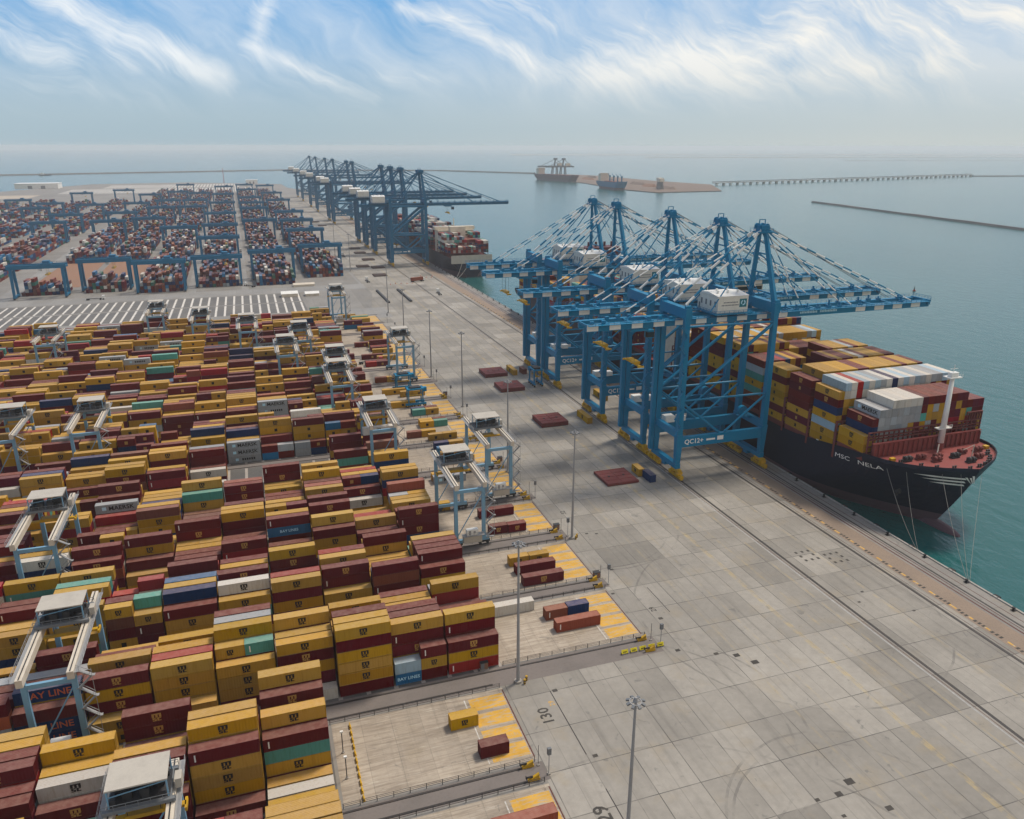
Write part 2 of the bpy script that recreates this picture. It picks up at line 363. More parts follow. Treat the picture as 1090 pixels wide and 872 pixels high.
# far yard ground: lanes and bare earth
FAR_COLS = [(71, 44), (24, 42), (-24, 42), (-70, 42), (-115, 41), (-161, 46), (-230, 48), (-298, 46)]
rects('far_road', [(-6, 0, 712, 2150), (-50, -43, 712, 2150), (95, 97, 712, 2000), (-194, -184, 712, 2150)], .016, 'road')
rects('bare_ground', [(-135, -95, 800, 950), (-181, -141, 770, 960), (-135, -96, 1560, 1700), (-180, -142, 1140, 1200)], .024, 'earth')
rects('sand_bank', [(-900, -460, 2150, 2290), (-900, -420, 1700, 1730)], .03, 'sand')
rects('ground_marking', [(-430+i*9, -425+i*9, 2330, 2560) for i in range(0, 54)]+[(-430+i*9, -425+i*9, 2600, 2800) for i in range(8, 50)], .03, 'linewhite')
# ------------------------------------------------------------------ containers
TIER, CW, CH = 2.92, 2.44, 2.86
L40, L20 = 12.19, 6.06
def pick(r):
    t = r.random()
    for c, p in (('mustard', .43), ('maroon', .35), ('darkred', .05), ('oxide', .02), ('white', .022), ('grey', .035), ('navy', .032), ('teal', .022), ('blue', .008), ('brown', .01)):
        t -= p
        if t < 0: return c
    return 'mustard'
def scr(p):
    v = Vector(p)-CP; w = v.dot(CF)
    if w < 5: return None
    return 545+FPX*v.dot(CR)/w, 436-FPX*v.dot(CU)/w
boxes = []   # x0, y0, z0, length, along ('x'/'y'), colour, where, info
def put(x, y, z, L, along, col, where, info): boxes.append(dict(x=x, y=y, z=z, L=L, a=along, c=col, w=where, i=info))
MY, MR, DR, WH, GR, NV, TE, BL, SK, OX = 'mustard', 'maroon', 'darkred', 'white', 'grey', 'navy', 'teal', 'blue', 'sky', 'oxide'
# stacks copied from the photograph: (block, slot, row) -> colours bottom to top; a tuple of two lists is a pair of short boxes
FIX = {(1, 0, 0): [DR, MY, MR], (1, 1, 0): ([BL, SK], [MR, MY, MR]), (1, 2, 0): [MR, MY, MY, MY, MR, MY], (1, 3, 0): [WH],
       (1, 0, 1): [MR, MY, MR, MR, MY], (1, 1, 1): [MR, MY, MR, MR, MY], (1, 2, 1): [MY, MR, MY, MR, MY, MY], (1, 3, 1): [MR, MR, MY, MR, MY],
       (1, 0, 2): [MR, MY, MR, MR], (1, 0, 3): [MY, MR, MR, MR], (1, 1, 2): [MR, MR, MY, MR, MR], (1, 1, 3): [MY, MR, MR, MR, MR], (1, 2, 2): [MR, MY, MR, MR, MY, MR],
       (1, 3, 2): [MY, MR, MY, MR, MY], (1, 3, 3): [MR, MY, MR, MR, MR, MY], (1, 0, 4): [MR, MY, MY], (1, 1, 4): ([MR, MY, MR, NV], [MY, MR, SK, GR]),
       (1, 4, 0): [], (1, 4, 1): [MR, MY, MY, MY], (1, 5, 0): [MR, MY], (1, 5, 1): [MY, MY, MY, MY, MY], (1, 5, 2): [MY, MR, MY, MR, DR],
       (1, 4, 2): ([MY, MR, MR, MR, MY], [MR, MY, MR, MR, TE]), (1, 4, 3): [MY, MR, MY, MR, MY, MY], (1, 4, 4): [MR, MY, MY, MR, MY, GR], (1, 4, 5): [MY, MR, MY, MR, MR, MR],
       (1, 6, 0): [MY, MY], (1, 6, 1): [MR, MY, MR, MY, MR], (1, 7, 0): ['bay', 'bay', 'bay', MR], (1, 7, 1): [MR, MY, MR, MY, 'bay'], (1, 7, 4): [MR, MY, MR, GR],
       (1, 8, 0): [GR, GR, GR, 'orange', MR], (1, 8, 4): [MR, MY, MR, GR], (1, 7, 3): [MY, MR, MR, MR],
       (0, 0, 0): [MY], (0, 0, 1): [WH], (0, 0, 2): [MY], (0, 0, 3): [MR, MY, TE, MR], (0, 0, 4): [MY, MR, MY, MR, MY], (0, 0, 5): [MR, MY, MR], (0, 0, 6): [MR, MY, MR, MR, MR], (0, 0, 7): [MR, MY, MR, MR, MR, MY],
       (0, 1, 0): [], (0, 1, 1): [MR], (0, 1, 2): [MR, MY, MY, MY, MR], (0, 1, 3): [MY, MR, MY, MR, MY, MY], (0, 1, 4): [MR, MY, MR, MR, MY, MY], (0, 1, 5): [MY, MR, MY, MR], (0, 1, 6): [MR, MY, MR, MR], (0, 1, 7): [MR, MY, MR],
       (0, 2, 0): [], (0, 2, 1): [MR, MR, MR], (0, 2, 5): [MR, MY, MY], (0, 2, 6): [MY, MY, MR], (0, 2, 7): [MR, MY, MY, MR, MR],
       (0, 3, 1): ([MR, MR], [MR, TE]), (0, 3, 2): [MR, MR, MR], (0, 3, 3): [MR, MY, WH, WH], (0, 3, 4): [MR, MY, MR, MY], (0, 3, 6): [MR, MY, MY], (0, 4, 2): [MR, MY, MR, MR], (0, 4, 1): [MR, WH],
       (3, 1, 1): [MR, MY, MR, MY], (2, 2, 1): [MY, MR, MY, MR, MR], (2, 3, 1): [MY, MY, MR, MR, DR], (2, 2, 2): ([MR, MR, MR], [MR, MY, MY]), (2, 4, 0): [MY, MR, TE, MY], (2, 3, 2): [MY, MY, MR, MR],
       (6, 4, 0): [GR, GR, GR], (6, 4, 1): [MR, MY, MY], (6, 4, 2): [MY, MY, MY, NV], (6, 3, 0): ([BL, MR], [MR, GR]), (6, 3, 1): [MR, MR, MR], (6, 3, 2): [MR, MR, MY, MY, MY], (6, 2, 0): ([GR, GR], [NV, MR]),
       (6, 2, 1): [MR, MR, MY, MY, MR], (6, 1, 0): ([MR, MY], [MY, MY]), (6, 1, 1): ([MY, MY, MY, BL], [MY, BL, MY, MR]), (4, 4, 7): [MR, MR, MR], (4, 4, 6): [MR, MR], (4, 3, 7): [MY, MR], (4, 2, 7): [MY, MY], (4, 2, 6): [MY, MY], (5, 3, 0): ([MR, NV], [MR, MR]), (5, 3, 1): [MY], (5, 3, 2): ([MR], []), (5, 2, 0): [MY], (5, 1, 3): ([MY], [WH]), (5, 1, 2): [MR], (5, 5, 2): [WH], (5, 5, 4): [MR, WH], (5, 5, 5): [MR, MR], (4, 5, 7): [], (4, 5, 5): [MR, MR, TE], (7, 3, 0): [MY, MY, GR, GR, GR],
       (8, 4, 2): [MY, MY, TE, TE], (7, 5, 3): [MY, GR, NV, NV], (4, 6, 4): [MY, MY, NV]}
EMPTY = {(5, 4): range(8), (5, 2): range(1, 8), (5, 3): range(3, 8), (5, 1): (4, 5), (5, 5): (0, 1, 3), (4, 5): (6, 7), (3, 7): (5, 6, 7), (4, 8): (2, 3, 4, 5), (3, 8): range(4, 8)}
def yard():
    for k in range(-1, NBLK):
        yc = block_c(k); r = random.Random(100+k)
        for i in range(0, 20):
            x0 = slot_x(k, i)
            near = scr((x0+L40, yc+11, 14)); 
            if near is None or near[0] < -90: break
            split = r.random() < .10; prev = None
            for row in range(8):
                if row % 2 == 0 or r.random() < .3: base = r.choice((1.6, 2.6, 3.4, 3.8, 4.2, 4.6, 4.8))
                y0 = yc-11.2+2.8*row
                s = scr((x0+6, y0, 0)); 
                h = max(0, min(6 if k < 2 else 5, round(r.gauss(base, .55)))); sp = split or r.random() < .08
                key = (k, i, row); cols = FIX.get(key)
                cs = [pick(r) for _ in range(6)]; d2 = r.choice((0, 0, -1, 1))
                if prev and r.random() < .4: cs[:3] = prev
                prev = cs[:3]
                if cols is None and row in EMPTY.get((k, i), ()): continue
                if cols is not None: pair = cols if isinstance(cols, tuple) else None
                else:
                    pair = (cs[:h], [pick(r) for _ in range(max(0, min(5, h+d2)))]) if sp else None; cols = cs[:h]
                if s is None or s[1] > 1010: continue
                if pair:
                    for q, st in enumerate(pair):
                        for t, c in enumerate(st): put(x0+q*6.13, y0, .05+t*TIER, L20, 'x', c, 'yard', (k, i, row, t, len(st), q))
                else:
                    for t, c in enumerate(cols): put(x0, y0, .05+t*TIER, L40, 'x', c, 'yard', (k, i, row, t, len(cols), None))
yard()
# single boxes standing on the transfer pads
LOOSE = [(30.6, 132.6, 20, [MY], 'mustard short container alone beside yellow cells on the nearest open pad'),
         (34.4, 122.9, 20, [MR], 'maroon short container with white mark near the rail lane, nearest open pad'),
         (31.2, 103.2, 40, [OX], 'faded red container cut by the bottom edge of the picture'),
         (64.3, 164.5, 20, [OX], 'rust red short container butted against a navy one on pad'), (70.6, 164.8, 20, [NV], 'navy short container butted against a rust red one on pad'),
         (65.0, 158.6, 40, [OX], 'long orange-red container in front of the short navy one on pad'), (50.9, 170.3, 40, [WH], 'long white container with rust streaks standing at the stack end'),
         (63.9, 193.7, 20, [MY], 'left short mustard container of the pair on the second long pad'), (70.1, 193.4, 20, [MY], 'right short mustard container of the pair on the second long pad'),
         (64.2, 188.6, 40, [MR], 'long plain maroon container behind the marked maroon one on pad'), (64.2, 182.0, 40, [MR], 'long maroon container with gold emblem alone near rail lane on pad'),
         (64.0, 214.6, 20, [MR], 'left dark maroon short container beside the yard crane leg'), (70.2, 214.2, 20, [MR], 'right brownish maroon short container beside yellow parking cell'),
         (64.0, 226.6, 40, [MR], 'long maroon container under the tall pale blue yard crane'), (50.5, 236.4, 20, [MY], 'mustard short container at the foot of a yard crane')]
for x, y, L, st, lab in LOOSE: put(x, y, .05, L40 if L == 40 else L20, 'x', st[0], 'loose', lab)
QUAYSIDE = [(131.0, 241.9, 20, MY, 'short mustard box end to end with a navy one near the crane wheels'), (132.3, 235.4, 20, NV, 'short navy box beside the single hatch cover on the apron'), (136.3, 302.0, 40, MY, 'long mustard box parallel to the crane rail near crane wheels'),
            (129.4, 386.5, 40, MY, 'long mustard box right behind the left hatch cover pile'), (135.0, 386.8, 20, 'brown', 'brown box near the straddle carrier at the crane foot'), (160.6, 286, 40, MY, 'mustard box lying between the crane legs under the portal'), (157, 330, 40, MY, 'mustard box deep under the third and fourth banded cranes')]
for x, y, L, cc, lab in QUAYSIDE: put(x, y, .05, L40 if L == 40 else L20, 'y', cc, 'loose', lab)
rl = random.Random(5)
for k in range(4, NBLK+1):
    yc = block_c(k)
    for row in range(8):
        if rl.random() < .42:
            x = 64+rl.choice((0, 0, 0, -8)); n = rl.choice((1, 1, 1, 2))
            if k in (6, 7) and row in (3, 4, 5): continue
            if rl.random() < .5:
                for q in range(2): put(x+q*6.2, yc-11.2+2.8*row, .05, L20, 'x', pick(rl), 'pad', (k, row, q))
            else:
                for t in range(n): put(x, yc-11.2+2.8*row, .05+t*TIER, L40, 'x', pick(rl), 'pad', (k, row, t))
# ship deck cargo: bays of boxes lying fore and aft
SHIP_X, BAY0, BAYP = 188.5, 193.8, 14.3
NROW = 20
def ship_cargo():
    r = random.Random(31)
    for j in range(0, 25):
        y0 = BAY0+BAYP*j; zb = 20.8 if j == 0 else 17.6
        if j in (9, 10): continue                 # deckhouse
        if j in (18, 19): continue                # funnel
        step = [7, 7, 7, 8, 8, 8, 8]; base = r.choice((6, 7, 7, 8))
        for n in range(NROW):
            if j == 0: h = ([2, 4, 5, 5] + [6]*9 + [6, 6, 6, 6, 5, 5, 5])[n]
            elif j == 1: h = 7 if n == 0 else 8
            elif j == 2: h = 7 if n < 2 else (8 if n < 20 else 7)
            elif j == 3: h = 7 if n < 3 else (5 if n < 8 else 8)
            elif j == 4: h = 7 if n < 8 else (4 if n < 12 else 8)
            elif j == 5: h = 8 if n < 9 else (7 if n < 18 else 6)
            elif j == 6: h = 8
            elif j == 7: h = 8 if n < 15 else 9
            else:
                if n % 3 == 0: dh = r.choice((0, 0, -1, -1, 1))
                h = max(3, min(8, base+dh)) if j < 24 else max(1, base-4+dh)
            tw = 'n'
            for t in range(h):
                c = pick(r)
                if j == 1 and t >= 6 and n > 0: c = r.choice((WH, WH, WH, WH, GR, 'sky')) if n not in (3, 9) else DR if n == 3 else NV
                if j == 1 and n > 15 and t < 7: c = r.choice((MY, MY, MY, MR))
                if j == 0:
                    if n < 2: c = [MY, MY, NV, MR][t]
                    elif n < 9: c = (WH if t == 5 and n > 3 else GR) if t > 2 else r.choice((WH, GR, MY, GR, MR))
                    elif t == h-1: c = MR
                if j in (2, 5) and t == h-1: c = r.choice((MY, MY, MY, MR))
                if j == 6 and t == h-1: c = r.choice((MY, MY, 'sky', GR, MY))
                if j == 1 and n == 0: c = [MY, MY, 'sky', MY, NV, MR, MY][t]
                if j == 2 and n < 2: c = [MY, MR, MY, MR, MR, MR, MR][t]
                put(SHIP_X+2.5*n, y0, zb+t*2.9, L40, 'y', c, 'ship', (j, n, t, h))
ship_cargo()
# far yard blocks (boxes lie along the quay direction there)
FAR_STACKS = []
def far_yard():
    r = random.Random(77)
    for ci, (cx, sp) in enumerate(FAR_COLS+[(-368, 46), (-436, 46)]):
        n = 12 if sp > 41 else 11
        segs = [(722, 905), (935, 1180), (1225, 1500), (1560, 1890), (1960, 2270)]
        for si, (a, b) in enumerate(segs):
            if ci >= 7 and si == 0: continue
            if ci == 9 and si < 2: continue
            if ci > 5 and si == 4: continue
            if ci == 6 and si == 0: a = 800
            off = {0: 40, 1: 8}.get(ci, 0) if si == 0 else 0
            y = a+off; dens = r.choice((2.4, 3.0, 3.4))
            while y+13 < b:
                if (ci in (4,) and si == 0 and 790 < y < 950) or (ci == 5 and si == 0 and 760 < y): y += 13; continue
                if r.random() < .12: y += 13; continue
                for q in range(n):
                    h = max(0, min(5, round(r.gauss(dens, 1.2))))
                    x = cx-n*1.4+q*2.8+(0 if si else 0)
                    for t in range(h):
                        c = r.choice(('maroon', 'navy', 'navy', 'blue', 'maroon', 'navy', 'oxide', 'brown', 'grey', 'navy', 'green', 'maroon', 'white', 'navy', 'brown', 'brown', 'blue', 'maroon'))
                        X, Y = bend(x, y); put(X, Y, .05+t*2.75, L40, 'y', c, 'far', None)
                y += 12.75
far_yard()
# second ship's deck cargo
SHIP2_X, SHIP2_Y = 187.5, 742.0
def ship2_cargo():
    r = random.Random(8)
    for j in range(0, 20):
        y0 = SHIP2_Y+14+14.3*j
        if j in (3, 4): continue
        for n in range(16):
            if n % 4 == 0: dh = r.choice((0, -1, 1))
            h = max(1, (3 if j == 0 else 5)+dh)
            for t in range(h):
                c = r.choice(('maroon', 'navy', 'white', 'oxide', 'grey', 'navy', 'darkred', 'white', 'teal', 'maroon'))
                X, Y = bend(SHIP2_X+2+2.6*n, y0); put(X, Y, 18+t*2.75, L40, 'y', c, 'far', None)
ship2_cargo()

def dims(b): return (b['L'], CW) if b['a'] == 'x' else (CW, b['L'])
def visible_area():
    """paint every box, far to near, into a small id picture; the count per id says how large it shows"""
    S = .5; W_, H_ = 545, 436; buf = np.full((H_, W_), -1, np.int32)
    cen = np.array([(b['x']+dims(b)[0]/2, b['y']+dims(b)[1]/2, b['z']+1.4) for b in boxes]); dist = np.linalg.norm(cen-np.array(CP), axis=1)
    cr, cu, cf = np.array(CR), np.array(CU), np.array(CF)
    for k in np.argsort(-dist):
        b = boxes[k]; dx, dy = dims(b); x, y, z = b['x'], b['y'], b['z']
        if b['w'] == 'far': continue
        P = np.array([(x, y, z), (x+dx, y, z), (x+dx, y+dy, z), (x, y+dy, z), (x, y, z+CH), (x+dx, y, z+CH), (x+dx, y+dy, z+CH), (x, y+dy, z+CH)])-np.array(CP)
        w = P@cf
        if w.min() < 5: continue
        px = (545+FPX*(P@cr)/w)*S; py = (436-FPX*(P@cu)/w)*S
        if px.max() < 0 or px.min() > W_ or py.max() < 0 or py.min() > H_: continue
        fs = [(4, 5, 6, 7), (0, 1, 5, 4), (1, 2, 6, 5) if x+dx < 0 else (3, 0, 4, 7)]
        for f in fs:
            q = [(px[i], py[i]) for i in f]
            x0, x1 = max(0, int(min(p[0] for p in q))), min(W_-1, int(max(p[0] for p in q))+1); y0, y1 = max(0, int(min(p[1] for p in q))), min(H_-1, int(max(p[1] for p in q))+1)
            if x1 < x0 or y1 < y0: continue
            X, Y = np.meshgrid(np.arange(x0, x1+1)+.5, np.arange(y0, y1+1)+.5); ins_p = np.ones(X.shape, bool); ins_n = np.ones(X.shape, bool)
            for i in range(4):
                ax, ay = q[i]; bx_, by_ = q[(i+1) % 4]; e = (bx_-ax)*(Y-ay)-(by_-ay)*(X-ax); ins_p &= e >= 0; ins_n &= e <= 0
            sub = buf[y0:y1+1, x0:x1+1]; sub[ins_p | ins_n] = k
    ids, cnt = np.unique(buf[buf >= 0], return_counts=True)
    return dict(zip(ids.tolist(), cnt.tolist()))
AREA = visible_area()
order = sorted((k for k in AREA if AREA[k] >= 4), key=lambda k: -AREA[k])
SINGLE = order[:300]
for k, b in enumerate(boxes):       # the pad boxes with a name of their own are always single things
    if b['w'] == 'loose' and k not in SINGLE and k in AREA: SINGLE.append(k)
SINGLE = SINGLE[:0]+[k for k in SINGLE if boxes[k]['w'] == 'loose']+[k for k in SINGLE if boxes[k]['w'] != 'loose']
SINGLE = SINGLE[:300]

# --- parts shared by all single containers (local origin: middle of the base, length along X, seen long side = -Y)
def body_mesh(L):
    mb = MB(); e = .05
    mb.bx(-L/2+e, L/2-e, -CW/2+e, CW/2-e, .12, CH-.03); return mb
def frame_mesh(L):
    mb = MB(); w = .14; h, y, z = L/2, CW/2, CH
    for sx in (-1, 1):
        for sy in (-1, 1): mb.bx(sx*h-(w if sx > 0 else 0), sx*h+(w if sx < 0 else 0), sy*y-(w if sy > 0 else 0), sy*y+(w if sy < 0 else 0), 0, z)
    for sy in (-1, 1):
        for z0, z1 in ((.0, .15), (z-.13, z)): mb.bx(-h+w, h-w, sy*y-(.1 if sy > 0 else 0), sy*y+(.1 if sy < 0 else 0), z0, z1)
    for sx in (-1, 1):
        for z0, z1 in ((.0, .15), (z-.13, z)): mb.bx(sx*h-(.1 if sx > 0 else 0), sx*h+(.1 if sx < 0 else 0), -y+w, y-w, z0, z1)
    return mb
def door_mesh(L, s):
    mb = MB(); x = L/2-.05; mb.bx(x, x+.03, .02 if s > 0 else -1.08, 1.08 if s > 0 else -.02, .16, CH-.14)
    for q in (.3, .75): mb.tube((x+.05, s*q, .2), (x+.05, s*q, CH-.2), .03, 6)
    return mb
def emblem_mesh(s):
    """two-line block mark: an m of three bars over a pair of rounded letters, raised a little off the side"""
    mb = MB(); y0, y1 = -CW/2-.005, -CW/2+.05
    def r(x0, x1, z0, z1): mb.bx(x0*s, x1*s, y0, y1, 1.45+z0*s, 1.45+z1*s)
    r(-.85, .85, .60, .82)
    for a in (-.85, -.2, .45): r(a, a+.40, -.02, .60)
    r(-.78, -.06, -.24, -.10); r(-.78, -.46, -.42, -.24); r(-.78, -.06, -.54, -.42); r(-.38, -.06, -.70, -.54); r(-.78, -.06, -.84, -.70)
    r(.06, .78, -.26, -.10); r(.06, .40, -.70, -.26); r(.06, .78, -.84, -.70)
    return mb
def word_mesh(txt, size, x, z=1.45):
    v, f = flat_text(txt, size, True); mb = MB(); mb.add([(a+x, -CW/2-.012, b+z) for a, b in v], f); return mb
def star_mesh(L):
    mb = MB(); mb.bx(-4.2, -3.0, -CW/2-.008, -CW/2+.05, .95, 2.05, 0)
    return mb
PM = {}
def part_mesh(key, mk):
    if key not in PM:
        o = mk().build(key[0], CM['mustard']); PM[key] = o.data; bpy.data.objects.remove(o)
    return PM[key]
def part_obj(name, key, mk, mat, parent):
    o = bpy.data.objects.new(name, part_mesh(key, mk)); COL.objects.link(o); o.parent = parent
    o.material_slots[0].link = 'OBJECT'; o.material_slots[0].material = mat; return o
CNAME = dict(mustard='mustard', maroon='maroon', darkred='bright red', oxide='rust red', white='white', grey='grey', navy='navy', teal='teal', blue='deep blue', sky='pale blue', brown='brown', orange='orange', bay='navy', green='dark green')
CM['bay'] = CM['navy']
def label_for(b, used):
    c = CNAME[b['c']]; ln = 'long' if b['L'] > 8 else 'short'
    if b['w'] == 'loose': return b['i']
    if b['w'] == 'yard':
        k, i, row, t, n, q = b['i']
        tier = 'top' if t == n-1 and n > 1 else 'lone' if n == 1 else ORD[t+1]
        blk = 'bottom-edge block' if k == -1 else 'nearest block' if k == 0 else ORD[k+1]+' block'
        half = '' if q is None else (' left' if q == 0 else ' right')
        return f'{c} {ln}{half} container, {tier} tier, {ORD[row+1]} row, {ORD[i+1]} column from pad, {blk}'
    if b['w'] == 'pad':
        k, row, q = b['i']; return f'{c} {ln} container on {ORD[k+1]} pad along apron, {ORD[row+1]} strip from front, {"left or lower" if q == 0 else "right or upper"}'
    j, n, t, h = b['i']
    tier = 'top' if t == h-1 else ORD[t+1]
    return f'{c} container on big ship, {ORD[j+1]} bay from bow, {ORD[n+1] if n < 20 else "outermost"} row from quay, {tier} tier'
def make_single(k):
    b = boxes[k]; L = b['L']; dx, dy = dims(b); c = b['c']; mat = CM[c]
    o = bpy.data.objects.new('shipping_container', part_mesh(('container_body', L), lambda: body_mesh(L))); COL.objects.link(o)
    o.material_slots[0].link = 'OBJECT'; o.material_slots[0].material = mat
    o.location = (b['x']+dx/2, b['y']+dy/2, b['z']); o.rotation_euler = (0, 0, 0 if b['a'] == 'x' else -math.pi/2)
    grp = {'yard': 'containers stacked in the yard blocks', 'loose': 'single containers on the transfer pads', 'pad': 'single containers on the transfer pads', 'ship': 'containers stacked on the big ship'}[b['w']]
    tag(o, label_for(b, None), 'container', grp)
    part_obj('frame', ('container_frame', L), lambda: frame_mesh(L), mat, o)
    for s in (-1, 1): part_obj('door', ('container_door%d' % s, L), lambda s=s: door_mesh(L, s), mat, o)
    r = random.Random(k)
    if c == 'mustard' or (c == 'maroon' and r.random() < .3) or b['i'] == LOOSE[10][4] or (c == 'white' and r.random() < .35):
        part_obj('emblem', ('emblem', L), lambda: emblem_mesh(1.0 if L > 8 else .8), M['gold'] if c == 'maroon' else M['black'], o)
    elif c == 'grey' and L > 8:
        part_obj('lettering', ('maersk', L), lambda: word_mesh('MAERSK', 2.0, 1.3), M['black'], o); part_obj('star_panel', ('star', L), lambda: star_mesh(L), M['palestar'], o)
    elif c == 'bay': part_obj('lettering', ('bay', L), lambda: word_mesh('BAY LINE', 2.1, 0), M['orangeink'], o)
    elif c == 'blue' and b['w'] == 'yard': part_obj('lettering', ('bays', L), lambda: word_mesh('BAY LINES', 1.15, 0), M['palestar'], o)
    elif c in ('maroon', 'darkred', 'oxide', 'teal') and r.random() < .6:
        part_obj('code_plate', ('code', L), lambda: (lambda m: (m.bx(-L/2+.9, -L/2+1.15, -CW/2-.006, -CW/2+.05, .7, 2.2), m)[1])(MB()), M['white'], o)
for k in SINGLE: make_single(k)
# --- all the other boxes: one object, too many to count
def rest():
    ss = set(SINGLE); vs, fs, cols = [], [], []
    cf = {'bay': CC['navy']}; r = random.Random(3)
    def quad_box(x0, x1, y0, y1, z0, z1, col, faces):
        o = len(vs); vs.extend([(x0, y0, z0), (x1, y0, z0), (x1, y1, z0), (x0, y1, z0), (x0, y0, z1), (x1, y0, z1), (x1, y1, z1), (x0, y1, z1)])
        for f in faces: fs.append([o+i for i in f]); cols.append(col)
    five = ((4, 5, 6, 7), (0, 1, 5, 4), (1, 2, 6, 5), (2, 3, 7, 6), (3, 0, 4, 7))
    for k, b in enumerate(boxes):
        if k in ss: continue
        dx, dy = dims(b); col = CC.get(b['c'], cf.get(b['c'])); v = r.uniform(.78, 1.18); s = r.uniform(-.012, .012)
        col = (max(0, col[0]*v+s), max(0, col[1]*v), max(0, col[2]*v-s), 1)
        quad_box(b['x'], b['x']+dx, b['y'], b['y']+dy, b['z'], b['z']+CH-.02*r.random(), col, five)
        if b['w'] in ('yard', 'pad', 'ship') and (b['c'] == 'mustard' or (b['c'] == 'maroon' and r.random() < .25)):
            e = .55 if b['w'] != 'ship' else .5; ink = (.02, .018, .012, 1) if b['c'] == 'mustard' else (.38, .22, .06, 1)
            xm, ym = b['x']+dx/2, b['y']+dy/2
            if b['a'] == 'x': quad_box(xm-e, xm+e, b['y']-.03, b['y']-.005, b['z']+.8, b['z']+2.0, ink, five[:4])
            else: quad_box(b['x']-.03, b['x']-.005, ym-e, ym+e, b['z']+.8, b['z']+2.0, ink, five)
        if b['c'] == 'grey' and b['a'] == 'x' and b['L'] > 8:
            for q in range(6): quad_box(b['x']+5+q*.85, b['x']+5.6+q*.85, b['y']-.03, b['y']-.005, b['z']+1.0, b['z']+1.9, (.03, .03, .035, 1), five[1:2])
            quad_box(b['x']+2.6, b['x']+3.7, b['y']-.03, b['y']-.005, b['z']+.9, b['z']+2.0, (.4, .62, .75, 1), five[1:2])
    me = bpy.data.meshes.new('shipping_container_mass'); me.from_pydata(vs, [], fs)
    at = me.color_attributes.new('Col', 'FLOAT_COLOR', 'CORNER')
    at.data.foreach_set('color', np.repeat(np.array(cols, np.float32), 4, axis=0).ravel())
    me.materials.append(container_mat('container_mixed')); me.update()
    o = bpy.data.objects.new('stacked_containers', me); COL.objects.link(o)
    tag(o, 'mass of smaller, farther stacked shipping containers across yard blocks and ship decks', 'containers', kind='stuff')
rest()
print('boxes', len(boxes), 'single', len(SINGLE), 'min area', min(AREA[k] for k in SINGLE if k in AREA))
